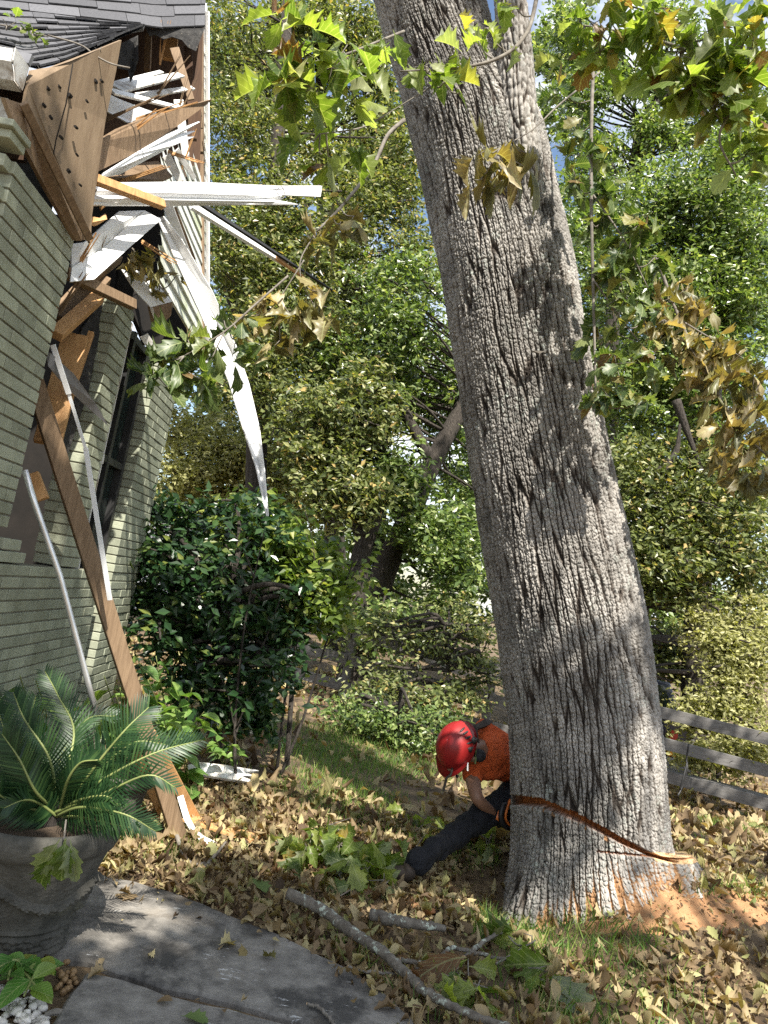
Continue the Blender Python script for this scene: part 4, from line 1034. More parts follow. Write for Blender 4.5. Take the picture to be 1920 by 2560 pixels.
b = MB(); b.tube(catmull([A_(1172, 1818, 5.10), A_(1182, 1850, 5.02), A_(1190, 1880, 4.99), A_(1188, 1910, 4.97)], 5), .006, 6); b.build('helmet_strap', M['weed'], man)
b = MB(); b.tube([A_(1171, 1898, 4.95), A_(1169, 1914, 4.94), A_(1169, 1927, 4.94)], .0055, 6); b.build('strap_end', M['white'], man)
b = MB(); b.tube(catmull([A_(1132, 1915, 4.96), A_(1126, 1938, 4.95), A_(1117, 1945, 4.94), A_(1108, 1978, 4.92)], 5), .008, 6); b.build('visor_arm', M['boot'], man)
b = MB(); b.prism([A_(1182, 1815, 5.20), A_(1212, 1797, 5.26), A_(1234, 1802, 5.30), A_(1222, 1812, 5.24), A_(1190, 1824, 5.16)], .02); b.tube(catmull([A_(1186, 1815, 5.17), A_(1192, 1850, 5.12), A_(1200, 1900, 5.09)], 5), .016, 8); b.build('suspender', M['boot'], man)
for sx in (-1, 1):
    b = MB(); b.lathe([(0, .012), (.008, .009), (.011, 0), (.009, -.01)], fac + norm(fac - hed) * .045 + sid * sx * .03 + fwd * .03, axis=norm(fac - hed + fwd), n=10); b.build('eye', M['black'], man, smooth=True)
b = MB(); b.lathe([(.004, .02), (.02, .012), (.026, -.01), (.02, -.02)], hed + sid * sgn * .098 - hax * .03, axis=sid * sgn, n=14); b.build('ear', M['skin'], man, smooth=True)
# gloved hands: palm, four fingers closed round the handle, thumb
hx = norm(hnd - wri); hy = norm(np.cross(hx, (0.2, -1, .1))); hz = np.cross(hx, hy)
jt = [(wri + hx * .01, .034), (hnd, (.043, .030)), (hnd + hx * .045, (.045, .026))]; ed = [(0, 1), (1, 2)]
for k in range(4):
    o_ = (k - 1.5) * .021; ln = (.85, 1.0, .95, .75)[k]
    p = hnd + hx * .055 + hy * o_
    q1 = p + hx * .030 * ln - hz * .006; q2 = q1 + hx * .012 * ln + hz * .026 * ln; q3 = q2 - hx * .014 + hz * .018 * ln
    n0 = len(jt); jt += [(p, .0115), (q1, .0105), (q2, .0095), (q3, .0085)]; ed += [(2, n0), (n0, n0 + 1), (n0 + 1, n0 + 2), (n0 + 2, n0 + 3)]
n0 = len(jt); jt += [(hnd + hy * .045 + hz * .012, .013), (hnd + hy * .055 + hx * .03 + hz * .03, .0105), (hnd + hy * .04 + hx * .05 + hz * .042, .009)]; ed += [(1, n0), (n0, n0 + 1), (n0 + 1, n0 + 2)]
skin('glove', jt, ed, 'glove', man)
b = MB(); b.tube([wri - hx * .005, wri + hx * .035], [.043, .046], 12); b.build('cuff', M['orange'], man, smooth=True)
skin('glove', [(wriF, .036), (wriF + np.array([.05, -.05, -.05]), .04), (wriF + np.array([.08, -.09, -.09]), .028)], [(0, 1), (1, 2)], 'glove', man)

saw = empty('chainsaw', at(1290, 2035, 5.15), 'orange and black chainsaw pushed into the left side of the oak', 'chainsaw')
b = MB(); sx_ = norm(np.array([1, -.15, -.12])); sy_ = norm(np.cross((0, 0, 1), sx_)); sz_ = np.cross(sx_, sy_)
c0 = at(1292, 2035, 5.25)
b.box(c0, (sx_, sy_, sz_), (.10, .10, .075)); b.box(c0 + sx_ * .0 + sz_ * .06, (sx_, sy_, sz_), (.07, .08, .03)); b.build('engine_housing', M['orange'], saw, bevel=.02)
b = MB(); b.tube(catmull([c0 + sy_ * -.11 - sz_ * .07 - sx_ * .07, c0 - sy_ * .15 - sz_ * .02 - sx_ * .08, c0 - sy_ * .15 + sz_ * .10 - sx_ * .08, c0 + sz_ * .14 - sx_ * .07, c0 + sy_ * .12 + sz_ * .05 - sx_ * .06], 6), .014, 10); b.build('front_handle', M['black'], saw, smooth=True)
b = MB(); b.tube(catmull([at(1266, 2010, 5.06), at(1258, 2015, 5.02), at(1252, 2042, 5.0), at(1262, 2065, 5.02), at(1285, 2072, 5.1)], 6), .018, 10); b.build('rear_handle', M['black'], saw, smooth=True)
b = MB(); b.tube(catmull([at(1276, 2000, 5.07), at(1268, 2020, 5.03), at(1264, 2045, 5.02), at(1274, 2066, 5.05)], 6), .010, 8); b.build('hand_guard', M['orange'], saw, smooth=True)
b = MB(); b.bar(c0 + sx_ * .05, c0 + sx_ * .55, .085, .012, face=(0, 0, 1)); b.build('guide_bar', M['alu'], saw)
# ================================================================== planter, sago palm and the bed beside them
pb = on_ground(36, 2347, .03)
PAX = norm(np.array([.0, .0, 1.0]))
HP = .50
planter = empty('stone_planter', pb, 'large round carved stone planter holding the sago palm', 'planter')
def pot_r(z):     # profile radius against height share
    return np.interp(z, [0, .03, .06, .10, .14, .19, .215, .24, .30, .50, .70, .80, .82], [.195, .200, .185, .180, .183, .192, .208, .200, .205, .240, .276, .292, .296])
nz_, nth_ = 170, 360
zz = np.linspace(0, .82, nz_); aa = np.linspace(0, 2 * math.pi, nth_, endpoint=False)
A2, Z2 = np.meshgrid(aa, zz)
R_ = pot_r(Z2)
# garland swags in relief: hanging arcs of knobbly fruit
sw = (A2 * 4 / (2 * math.pi)) % 1.0
arc_z = .55 - .17 * np.sin(math.pi * sw) + .02
dd_ = np.abs(Z2 - arc_z) / .045
kn = worley(A2 * 14, Z2 * 30, 3)[0]
R_ = R_ + .036 * np.clip(1 - dd_ ** 2, 0, 1) * (1.0 - .75 * kn ** 1.5)
drop = np.exp(-((np.minimum(sw, 1 - sw)) / .045) ** 2) * sstep(.60, .56, Z2) * sstep(.26, .32, Z2)
R_ = R_ + .034 * drop * (1.0 - .75 * kn ** 1.5)
lo_ = sstep(.19, .16, Z2) * sstep(.05, .08, Z2)
R_ = R_ + .016 * lo_ * (1 - worley(A2 * 9, Z2 * 22, 5)[0] ** 1.5) + .004 * (fbm(A2 * 30, Z2 * 60, 3) - .5)
V = np.stack([pb[0] + R_ * np.cos(A2), pb[1] + R_ * np.sin(A2), pb[2] + Z2 * HP / .82 * .82], -1).reshape(-1, 3)
I = (np.arange(nz_ - 1)[:, None] * nth_ + np.arange(nth_)[None, :]).ravel(); J = (np.arange(nz_ - 1)[:, None] * nth_ + (np.arange(nth_)[None, :] + 1) % nth_).ravel()
link('bowl', np_mesh('bowl', V, np.stack([I, J, J + nth_, I + nth_], 1), smooth=True), planter, M['stone'])
zt = pb[2] + .82 * HP
b = MB(); b.lathe([(.290, -.02), (.303, -.015), (.312, .005), (.316, .035), (.312, .062), (.302, .078), (.290, .082), (.280, .075), (.272, .04), (.268, -.05)], (pb[0], pb[1], zt), n=72)
b.build('rim', M['stone'], planter, smooth=True)
b = MB(); b.lathe([(.272, .02), (.15, .035), (0, .05)], (pb[0], pb[1], zt), n=36); b.build('potting_soil', M['soil'], planter)

ptop = np.array([pb[0], pb[1], zt + .03])
sago = empty('sago_palm', ptop, 'dark green sago palm with stiff feathery fronds in the stone planter', 'palm')
b = MB(); b.lathe([(.0, .10), (.05, .09), (.075, .05), (.08, 0), (.07, -.05)], ptop, n=18); b.build('trunk', M['bark2'], sago, smooth=True)
def frond(pts, width, n=40, vee=.45, side=None):
    """feather frond: rachis through pts, narrow leaflets both sides"""
    c = np.array(catmull(pts, 12)); L_ = np.concatenate([[0], np.cumsum(np.linalg.norm(np.diff(c, axis=0), axis=1))]); L_ /= L_[-1]
    b = MB(); b.tube(list(c[::2]), list(np.linspace(.007, .0022, len(c[::2]))), 6); ro = b.build('frond', M['rachis'], sago, smooth=True)
    tvs = np.gradient(c, axis=0)
    V = []; F = []; rn = []
    upv = np.array([0, 0, 1.0])
    for i in range(n):
        u = .10 + .89 * i / (n - 1)
        p = np.array([np.interp(u, L_, c[:, k]) for k in range(3)]); d = norm(np.array([np.interp(u, L_, tvs[:, k]) for k in range(3)]))
        s_ = side if side is not None else np.cross(d, upv)
        s_ = norm(s_ - d * (s_ @ d)); nn = np.cross(s_, d)
        if nn[2] < 0: nn = -nn
        ln = width * (math.sin(math.pi * min(1, .16 + .80 * u)) ** .55) * random.uniform(.92, 1.06)
        for sg in (-1, 1):
            dr = norm(s_ * sg * 1.0 + d * (.55 + .6 * u) + nn * vee * random.uniform(.7, 1.2))
            bw = norm(np.cross(dr, nn)) * .0036
            tip = p + dr * ln - nn * ln * .10; m_ = p + dr * ln * .55 + nn * ln * .03
            k = len(V); V += [p - bw, p + bw, m_ + bw, m_ - bw, tip]; F += [(k, k + 1, k + 2, k + 3), (k + 3, k + 2, k + 4, k + 4)]; rn.append(random.random())
    me = bpy.data.meshes.new('leaflets'); me.from_pydata([tuple(v) for v in V], [], [f if f[2] != f[3] else f[:3] for f in F])
    a = me.attributes.new('rnd', 'FLOAT', 'FACE'); a.data.foreach_set('value', np.repeat(rn, 2).astype(np.float32))
    me.polygons.foreach_set('use_smooth', np.full(len(me.polygons), True))
    link('leaflets', me, ro, M['sago'])
BX = (142, 2035, ptop[1])
D0 = ptop[1]
FR = [  # middle and tip seen in the photograph: (px, py, distance)
    ((125, 1900, D0 - .02), (62, 1800, D0 + .00), (34, 1733, D0 + .05), .15),
    ((185, 1840, D0 + .18), (145, 1740, D0 + .28), (112, 1678, D0 + .35), .14),
    ((235, 1920, D0 - .08), (310, 1828, D0 - .08), (372, 1768, D0 - .02), .17),
    ((240, 1960, D0 - .1), (380, 1885, D0 - .10), (505, 1850, D0 + .02), .13),
    ((230, 1945, D0 + .10), (330, 1858, D0 + .15), (420, 1862, D0 + .2), .12),
    ((255, 1985, D0 - .16), (370, 1938, D0 - .2), (440, 1970, D0 - .16), .11),
    ((205, 2018, D0 - .15), (310, 2035, D0 - .2), (388, 2078, D0 - .16), .11),
    ((200, 2000, D0 - .12), (265, 1990, D0 - .18), (300, 2018, D0 - .16), .12),
    ((65, 1935, D0 - .05), (20, 1850, D0 - .05), (-8, 1765, D0), .14),
    ((168, 1955, D0 - .16), (200, 1908, D0 - .2), (244, 1900, D0 - .22), .12),
    ((90, 1980, D0 - .16), (50, 1900, D0 - .2), (5, 1835, D0 - .22), .12),
    ((150, 1900, D0 + .15), (215, 1800, D0 + .30), (290, 1790, D0 + .36), .12),
    ((60, 1985, D0 + .05), (-10, 1900, D0 + .05), (-60, 1850, D0), .14),
    ((100, 1940, D0 + .16), (70, 1830, D0 + .3), (90, 1740, D0 + .4), .12),
    ((215, 2045, D0 - .12), (290, 2062, D0 - .16), (345, 2072, D0 - .2), .09),
    ((40, 2010, D0 - .12), (-20, 1980, D0 - .18), (-70, 1990, D0 - .2), .12),
    ((100, 2010, D0 - .1), (60, 2000, D0 - .2), (10, 2020, D0 - .24), .1)]
cs_ = at(*BX)
for m_, m2, t_, w in FR:
    bs = cs_ + np.array([random.uniform(-.03, .03), random.uniform(-.03, .03), 0])
    frond([bs, at(*m_), at(*m2), at(*t_)], w, side=norm(np.cross(at(*t_) - bs, at(*t_) * 0 + np.array([.15, -1, .25]))))
# withered small twig of oak leaves hooked over the rim
def leaf_obj(name, T, p, d, n, size, m, r, label=None, cat=None, group=None, parent=None):
    R3 = frames_dir(np.array([d], float), np.array([n], float))
    me = scatter(name, T, np.array([p], float), R3, [size], np.array([r]), smooth=True)
    o = link(name, me, parent, M[m])
    if label: tag(o, label, cat, group)
    return o
tw_ = empty('oak_twig', at(160, 2070, pb[1] - .30), 'small oak twig with drooping leaves caught on the planter rim', 'twig')
b = MB(); b.tube(catmull([at(165, 2050, pb[1] - .30), at(162, 2075, pb[1] - .34), at(160, 2100, pb[1] - .36)], 4), .003, 5); b.build('stem', M['twig'], tw_)
for (x, y, sx, sy, sz, r) in ((162, 2098, .06, -.2, -1, .50), (176, 2100, .5, -.3, -1, .80), (150, 2098, -.4, -.3, -1, .78), (165, 2095, .2, -.4, -.9, .3), (135, 2135, -.25, -.2, -1, .1)):
    leaf_obj('leaf', random.choice(OAKS), at(x, y, pb[1] - .37), (sx, sy, sz), (.2, -1, .3), .145, 'oakleaf', r, parent=tw_)

# second, smaller stone pot further back, and the rusty stand at the frame's left edge
p2 = on_ground(282, 2062, .0)
pot2 = empty('stone_pot', p2, 'small round stone pot standing behind the sago palm', 'pot')
b = MB(); b.lathe([(.0, 0), (.11, 0), (.13, .10), (.155, .22), (.16, .24), (.185, .245), (.19, .30), (.18, .315), (.16, .31), (.15, .26)], p2, n=40); b.build('bowl', M['stone'], pot2, smooth=True)
b = MB(); b.lathe([(.155, .27), (0, .28)], p2, n=24); b.build('potting_soil', M['soil'], pot2)
q = on_ground(-40, 2060, 0)
tb = empty('clay_pot', q, 'dark red clay pot at the edge behind the sago palm', 'pot')
b = MB(); b.lathe([(0, 0), (.10, 0), (.15, .20), (.155, .22), (.185, .225), (.19, .30), (.175, .305), (.165, .24)], q + np.array([0, 0, .12]), n=36); b.build('bowl', M['terra'], tb, smooth=True)
b = MB(); b.lathe([(0, 0), (.14, 0), (.14, .03), (.10, .12), (0, .12)], q, n=30); b.build('foot', M['terra'], tb, smooth=True)

def leafy_plant(name, label, cat, base, stems, m, tmpl, size, nper, group=None, droop=.5):
    r = empty(name, base, label, cat, group)
    b = MB(); pos = []; dirs = []; nn = []
    for tip in stems:
        tip = np.asarray(tip); mid_ = (base + tip) / 2 + np.array([random.uniform(-.04, .04), random.uniform(-.04, .04), .05])
        c = catmull([base, mid_, tip], 8); b.tube(c, list(np.linspace(.007, .003, len(c))), 6)
        for k in range(nper):
            u = .35 + .65 * (k + random.random() * .6) / nper
            p = c[min(len(c) - 1, int(u * (len(c) - 1)))]
            a = random.uniform(0, 6.28); pos.append(p); dirs.append((math.cos(a), math.sin(a), random.uniform(-droop, .45))); nn.append((random.uniform(-.3, .5), random.uniform(-.6, .1), 1))
    b.build('stem', M['rachis'], r, smooth=True)
    pos = np.array(pos); dirs = np.array(dirs); nn = np.array(nn); idx = rng.integers(0, len(tmpl), len(pos))
    Vs = []; k0 = 0
    for ti, T in enumerate(tmpl):
        s_ = idx == ti
        if not s_.any(): continue
        me = scatter('leaves', T, pos[s_], frames_dir(dirs[s_], nn[s_]), size * rng.uniform(.65, 1.15, s_.sum()), rng.random(s_.sum()), smooth=True)
        Vs.append(me)
    # join the template groups into one leaf mesh
    return r, Vs
def join_leaves(meshes, m, parent, name='leaves'):
    import bmesh
    Vv = []; Ff = []; uvs = []; rr = []; k0 = 0
    for me in meshes:
        nv = len(me.vertices); v = np.empty(nv * 3, np.float32); me.vertices.foreach_get('co', v)
        li = np.empty(len(me.loops), np.int32); me.loops.foreach_get('vertex_index', li)
        u = np.empty(len(me.loops) * 2, np.float32); me.uv_layers[0].data.foreach_get('uv', u)
        r = np.empty(len(me.polygons), np.float32); me.attributes['rnd'].data.foreach_get('value', r)
        Vv.append(v.reshape(-1, 3)); Ff.append(li.reshape(-1, 4) + k0); uvs.append(u.reshape(-1, 2)); rr.append(r); k0 += nv
        bpy.data.meshes.remove(me)
    me = np_mesh(name, np.concatenate(Vv), np.concatenate(Ff), np.concatenate(rr), True, uv=np.concatenate(uvs))
    return link(name, me, parent, M[m])
def plant(name, label, cat, bpx, tips, m, tmpl, size, nper, z0=0.0, group=None, droop=.5):
    base = on_ground(*bpx, z0)
    r, ms = leafy_plant(name, label, cat, base, [at(*t_) for t_ in tips], m, tmpl, size, nper, group, droop)
    join_leaves(ms, m, r)
    return r
plant('hydrangea', 'bright green broad-leaved bush behind the leaning plank', 'bush', (420, 1935), [(345, 1650, 5.1), (390, 1640, 5.3), (430, 1690, 5.2), (480, 1720, 5.2), (510, 1780, 5.1), (450, 1760, 4.9), (370, 1700, 4.9), (410, 1800, 4.8), (500, 1810, 5.0), (360, 1760, 5.0)], 'hydra', BROADS, .15, 11)
plant('hosta', 'shiny broad-leaved plant left of the leaning plank by the wall', 'plant', (300, 1960), [(215, 1710, 4.0), (260, 1690, 4.1), (290, 1740, 4.05), (320, 1690, 4.15), (235, 1770, 4.0), (300, 1720, 4.1)], 'hydra', BROADS, .17, 4, droop=.7)
plant('hosta', 'pale green broad leaves peeping out right of the plank foot', 'plant', (470, 1990), [(455, 1880, 5.0), (470, 1930, 5.0), (480, 1985, 4.9), (430, 1850, 5.0)], 'hydra', BROADS, .17, 3, droop=.6)
plant('broadleaf_plant', 'big-leaved green plant at the wall behind the sago fronds', 'plant', (90, 1900), [(50, 1690, 3.5), (90, 1700, 3.5), (20, 1760, 3.4), (130, 1740, 3.55), (110, 1780, 3.5)], 'hydra', BROADS, .17, 4, droop=.8)
plant('low_plant', 'low leafy plant growing in the litter right of the planks', 'plant', (560, 1920), [(540, 1850, 5.3), (580, 1860, 5.4), (520, 1880, 5.2), (600, 1890, 5.4)], 'hydra', BROADS, .11, 5)
plant('weed', 'green broadleaf weed growing beside the white pebbles', 'weed', (55, 2455), [(18, 2400, 2.75), (60, 2410, 2.78), (85, 2440, 2.74), (20, 2450, 2.66), (100, 2480, 2.64), (60, 2490, 2.6), (-10, 2420, 2.7)], 'weed', BROADS, .115, 4, droop=.5)

# pebbles and acorns
pebb = MB()
import bmesh
bmx = bmesh.new(); bmesh.ops.create_icosphere(bmx, subdivisions=2, radius=1); iv = np.array([v.co[:] for v in bmx.verts]); ifc = np.array([[v.index for v in f.verts] for f in bmx.faces]); bmx.free()
pp = []; 
for _ in range(230):
    x = random.uniform(-120, 118); y = random.uniform(2462, 2640)
    if y < 2466 + .10 * x + max(0, (x - 60)) * 1.0: continue
    p = on_ground(x, y, .012); p[2] += random.choice((0, 0, .014)); pp.append(p)
pp = np.array(pp); n = len(pp)
sc3 = rng.uniform(.6, 1.25, (n, 3)) * np.array([1, .8, .6]); Rr = frames(np.c_[rng.normal(0, .25, n), rng.normal(0, .25, n), np.ones(n)], rng.uniform(0, 6.28, n))
Vp = (np.einsum('nij,nkj->nki', Rr, (iv[None] + .10 * rng.normal(0, 1, (n, len(iv), 3))) * sc3[:, None, :]) * rng.uniform(.011, .024, n)[:, None, None] + pp[:, None, :]).reshape(-1, 3)
Fp_ = (ifc[None] + (np.arange(n) * len(iv))[:, None, None]).reshape(-1, 3)
tag(link('pebbles', np_mesh('pebbles', Vp, Fp_, np.repeat(rng.random(n), len(ifc)), True), None, M['pebble']), 'bed of white and tan pebbles in the bottom corner', 'pebbles', kind='stuff')
b = MB(); b.lathe([(0, .0125), (.006, .011), (.010, .006), (.0115, 0), (.010, -.006), (.006, -.010), (.003, -.011)], (0, 0, 0), n=14); b.lathe([(0, -.0145), (.007, -.012), (.0122, -.006), (.0118, -.002)], (0, 0, 0), n=14)
ac0 = b.build('acorn', M['acorn'], None, smooth=True)
for i in range(17):
    x, y = ((168, 2404), (170, 2432), (156, 2440), (187, 2448), (150, 2464), (160, 2452), (172, 2456), (142, 2470), (180, 2440), (164, 2444), (176, 2468), (150, 2430), (190, 2458), (138, 2418), (166, 2474), (158, 2480), (184, 2430))[i]
    o = ac0 if i == 0 else ac0.copy()
    if i: COL.objects.link(o)
    o.location = on_ground(x, y, .012); o.rotation_euler = (random.uniform(0, 3), random.uniform(0, 3), random.uniform(0, 6)); s_ = random.uniform(.75, 1.25); o.scale = (s_, s_, s_)
    tag(o, 'brown acorn in the little heap at the corner of the paving', 'acorn', 'acorns heaped between the pavings')
b = MB(); b.tube(catmull([on_ground(112, 2538, .02), on_ground(140, 2530, .025), on_ground(180, 2534, .02)], 4), [.008, .012, .006], 8)
tag(b.build('bark_stick', M['twig'], None), 'short rough stick lying beside the pebbles', 'stick')

# fallen branches
def log(name, label, px, rad, z=.04, m='limb', ends=True):
    pts = catmull([on_ground(x, y, zz_) for x, y, zz_ in px], 10)
    r = np.interp(np.linspace(0, 1, len(pts)), np.linspace(0, 1, len(rad)), rad)
    pts = [p + np.array([0, 0, random.uniform(-.004, .004)]) for p in pts]; r = [x * random.uniform(.92, 1.08) for x in r]
    e = empty(name, pts[0], label, 'branch')
    b = MB(); b.tube(pts, r, 14); b.build('stem', M[m], e, smooth=True)
    d = norm(pts[0] - pts[1]); b = MB(); b.lathe([(0, .003), (r[0] * .9, .002), (r[0] * .97, 0)], pts[0], axis=d, n=16); b.build('cut_end', M['endgrain'], e)
    return e
lg = log('fallen_branch', 'lichen-grey fallen limb with a sawn end lying at the walk edge', [(718, 2232, .15), (800, 2272, .12), (880, 2330, .11), (950, 2375, .10), (1000, 2420, .09), (1050, 2468, .08)], [.026, .025, .024, .022, .021, .020])
log('fallen_branch', 'thinner fallen branch running to the bottom edge past the big leaves', [(1045, 2466, .08), (1110, 2505, .08), (1190, 2540, .08), (1300, 2580, .08)], [.018, .016, .015, .014])
log('fallen_branch', 'pale lichen-covered branch piece lying behind the sawn limb', [(925, 2285, .09), (980, 2300, .09), (1050, 2312, .09), (1110, 2320, .07)], [.026, .028, .022, .016])
log('fallen_branch', 'grey twig arching between the litter and the big green leaves', [(1000, 2400, .05), (1060, 2408, .05), (1100, 2395, .06), (1130, 2370, .06), (1200, 2385, .05), (1290, 2405, .04)], [.010, .011, .011, .010, .009, .006])
log('fallen_branch', 'thin grey stick pointing at the left root of the oak', [(1160, 2395, .04), (1215, 2350, .06), (1268, 2322, .07)], [.011, .010, .008])
log('fallen_branch', 'forked dark stick lying in the litter by the planks', [(405, 1960, .22), (425, 2025, .12), (445, 2100, .05), (470, 2155, .04), (520, 2160, .03)], [.010, .012, .012, .011, .008], m='twig')
log('fallen_branch', 'short pale stick leaning in the litter right of the bent trim', [(510, 2168, .03), (540, 2135, .06), (565, 2105, .09)], [.010, .009, .006])
log('fallen_branch', 'small dark twig lying on the concrete near the bottom', [(768, 2510, .042), (800, 2520, .042), (830, 2555, .042), (845, 2590, .042)], [.005, .006, .006, .004], m='twig')
log('fallen_branch', 'thin dark twig across the walk edge beside the sawn limb', [(870, 2418, .05), (930, 2430, .05), (1000, 2436, .05)], [.006, .006, .004], m='twig')

# single leaves lying on the concrete: (px, py, turn, size, shade, curled, label)
SL = [(560, 2260, .4, .15, .5, 1, 'large curled dead leaf at the far edge of the walk'), (620, 2258, 2.0, .15, .45, 1, 'tan curled leaf lying against the litter edge'), (545, 2370, 1.0, .13, .78, 0, 'yellow-green flat leaf in the pair on the walk'),
      (600, 2365, 5.3, .15, .92, 1, 'red-brown leaf in the pair on the walk'), (690, 2405, 2.4, .10, .98, 0, 'small green leaf alone on the middle of the walk'), (290, 2234, .2, .08, .4, 1, 'small pale leaf near the planter side of the walk'),
      (350, 2250, 3.0, .13, .35, 1, 'grey-brown curled leaf on the shaded walk'), (500, 2300, 1.9, .06, .05, 1, 'tiny dark leaf in the middle of the walk'), (430, 2300, 1.2, .05, .0, 1, 'tiny black-brown leaf near the middle of the walk'),
      (640, 2338, .8, .05, .4, 1, 'small tan leaf right of the leaf pair'), (430, 2510, 3.2, .07, .3, 1, 'small brown leaf on the front paving'), (450, 2548, .1, .12, 1.0, 0, 'green leaf at the bottom edge of the front paving'),
      (600, 2514, 1.2, .05, .6, 1, 'small yellowish leaf on the joint between the pavings'), (265, 2434, 4.0, .09, .5, 1, 'curled tan leaf lying in the paving joint near the acorns'), (560, 2540, 2.0, .04, .3, 1, 'crumb of leaf near the bottom of the joint'),
      (660, 2268, 4.4, .14, .4, 1, 'folded tan leaf at the upper corner of the walk'), (490, 2190, 1.1, .12, .82, 1, 'grey-white leaf at the head of the walk'), (1010, 2524, .5, .11, .8, 0, 'yellow leaf beside the joint at the walk end'),
      (700, 2300, 4.7, .14, .93, 1, 'dark red curled leaf at the edge under the sawn limb'), (770, 2300, 3.9, .14, .9, 1, 'brown leaf next to the dark red one under the sawn limb'), (630, 2200, 5.4, .17, 1.0, 0, 'large flat green oak leaf in the litter left of the sawn limb')]
for x, y, a, s_, r, cu, lab in SL:
    p = on_ground(x, y, .038 if y > 2225 else .06)
    leaf_obj('fallen_leaf', random.choice((OAKS[3], OAKS[2], BROADS[0], OAKS[4]) if cu else OAKS[:2]), p + np.array([0, 0, .012]), (math.cos(a), math.sin(a), .02), (.1, -.1, 1), s_ * .85, 'litter', r, lab, 'leaf', 'single leaves lying on the walk')

# ================================================================== fence, truck, far white house
F0 = at(640, 1524, 11.4); F1 = at(1990, 1866, 9.1)
fence = empty('rail_fence', (float(F1[0]), float(F1[1]), float(gz(F1[0], F1[1]))), 'weathered grey three-rail fence across the back of the yard', 'fence')
fd = F1 - F0
def fpt(x, drop):
    u = (x - 640) / 1350.0
    return F0 + fd * u - np.array([0, 0, drop])
nF = norm(np.cross(fd, (0, 0, 1)))
for drop, segs in ((0, ((640, 930), (930, 1310), (1310, 1690), (1690, 1990))), (.38, ((640, 930), (930, 1310), (1310, 1690), (1690, 1990))), (.76, ((640, 930), (930, 1310), (1310, 1690), (1690, 1990)))):
    for a, c in segs:
        b = MB(); p, q = fpt(a + 2, drop + random.uniform(-.015, .015)), fpt(c - 2, drop + random.uniform(-.015, .015))
        b.bar(p, q, .145, .035, face=nF); b.build('rail', M['fence'], fence, bevel=.004)
        if drop == .76 and a > 1600: 
            b = MB(); b.bar(p + np.array([0, .18, .06]), q + np.array([0, .18, .06]), .2, .03, face=(0, 0, 1)); b.build('rail', M['fence'], fence)
for x in (640, 930, 1064, 1310, 1690, 1990):
    p = fpt(x, -.10) + nF * (-.06 if nF[1] < 0 else .06); b = MB(); b.bar((p[0], p[1], p[2]), (p[0], p[1], float(gz(p[0], p[1])) - .05), .11, .11, face=nF); b.build('post', M['fence'], fence, bevel=.006)
b = MB(); b.tube(catmull([at(1722, 1860, 9.2), at(1716, 1900, 9.2), at(1718, 1920, 9.15), at(1706, 1965, 9.15), at(1694, 1990, 9.1)], 5), .012, 6); b.tube(catmull([at(1718, 1905, 9.15), at(1708, 1945, 9.1), at(1700, 1975, 9.1)], 5), .012, 6)
tag(b.build('cable', M['black'], None, smooth=True), 'black cable looped over the fence rails near the oak', 'cable')

# pickup truck beyond the fence, rear towards us
TD = 11.6
tr_c = at(1742, 1800, TD)
tg = float(gz(tr_c[0], TD))
xr = tr_c[0]; Wt = 1.75
tz = at(1660, 1900, TD)[2]
truck = empty('pickup_truck', (xr - Wt / 2, TD, tg), 'dark blue and tan pickup truck parked behind the fence', 'truck')
def tp(u, y, z): return np.array([xr - Wt * u, TD + y, z])
zb = at(1690, 1912, TD)[2]; zr = at(1640, 1705, TD)[2]; zw = at(1660, 1783, TD)[2]
b = MB(); b.box(tp(.5, 1.2, (zb + zw) / 2), ((1, 0, 0), (0, 1, 0), (0, 0, 1)), (Wt / 2, 1.2, (zw - zb) / 2)); b.box(tp(.5, 3.4, (zb + zw) / 2), ((1, 0, 0), (0, 1, 0), (0, 0, 1)), (Wt / 2, 1.0, (zw - zb) / 2 * .95)); b.build('body', M['car'], truck, bevel=.06)
b = MB()
lo4 = [tp(.02, .5, zw), tp(.98, .5, zw), tp(.98, 2.4, zw), tp(.02, 2.4, zw)]; hi4 = [tp(.10, .72, zr), tp(.90, .72, zr), tp(.90, 1.9, zr), tp(.10, 1.9, zr)]
b.add(lo4 + hi4, [(0, 1, 2, 3), (7, 6, 5, 4), (0, 4, 5, 1), (1, 5, 6, 2), (2, 6, 7, 3), (3, 7, 4, 0)]); b.build('cab', M['car'], truck, bevel=.04)
b = MB(); mixp = lambda i, j, u, v: (lo4[0] * (1 - u) + lo4[1] * u) * (1 - v) + (hi4[0] * (1 - u) + hi4[1] * u) * v
b.prism([mixp(0, 0, .09, .10) - np.array([0, .02, 0]), mixp(0, 0, .91, .10) - np.array([0, .02, 0]), mixp(0, 0, .91, .84) - np.array([0, .02, 0]), mixp(0, 0, .09, .84) - np.array([0, .02, 0])], .02); b.build('rear_window', M['glass'], truck)
b = MB(); b.box(tp(.02, 1.2, zb + .22), ((1, 0, 0), (0, 1, 0), (0, 0, 1)), (.05, 1.22, .20)); b.box(tp(.06, -.01, zb + .20), ((1, 0, 0), (0, 1, 0), (0, 0, 1)), (.13, .06, .17)); b.build('lower_panel', M['gold'], truck, bevel=.03)
b = MB(); b.box(tp(.5, -.06, zb + .02), ((1, 0, 0), (0, 1, 0), (0, 0, 1)), (Wt / 2, .08, .09)); b.build('bumper', M['flash'], truck, bevel=.02)
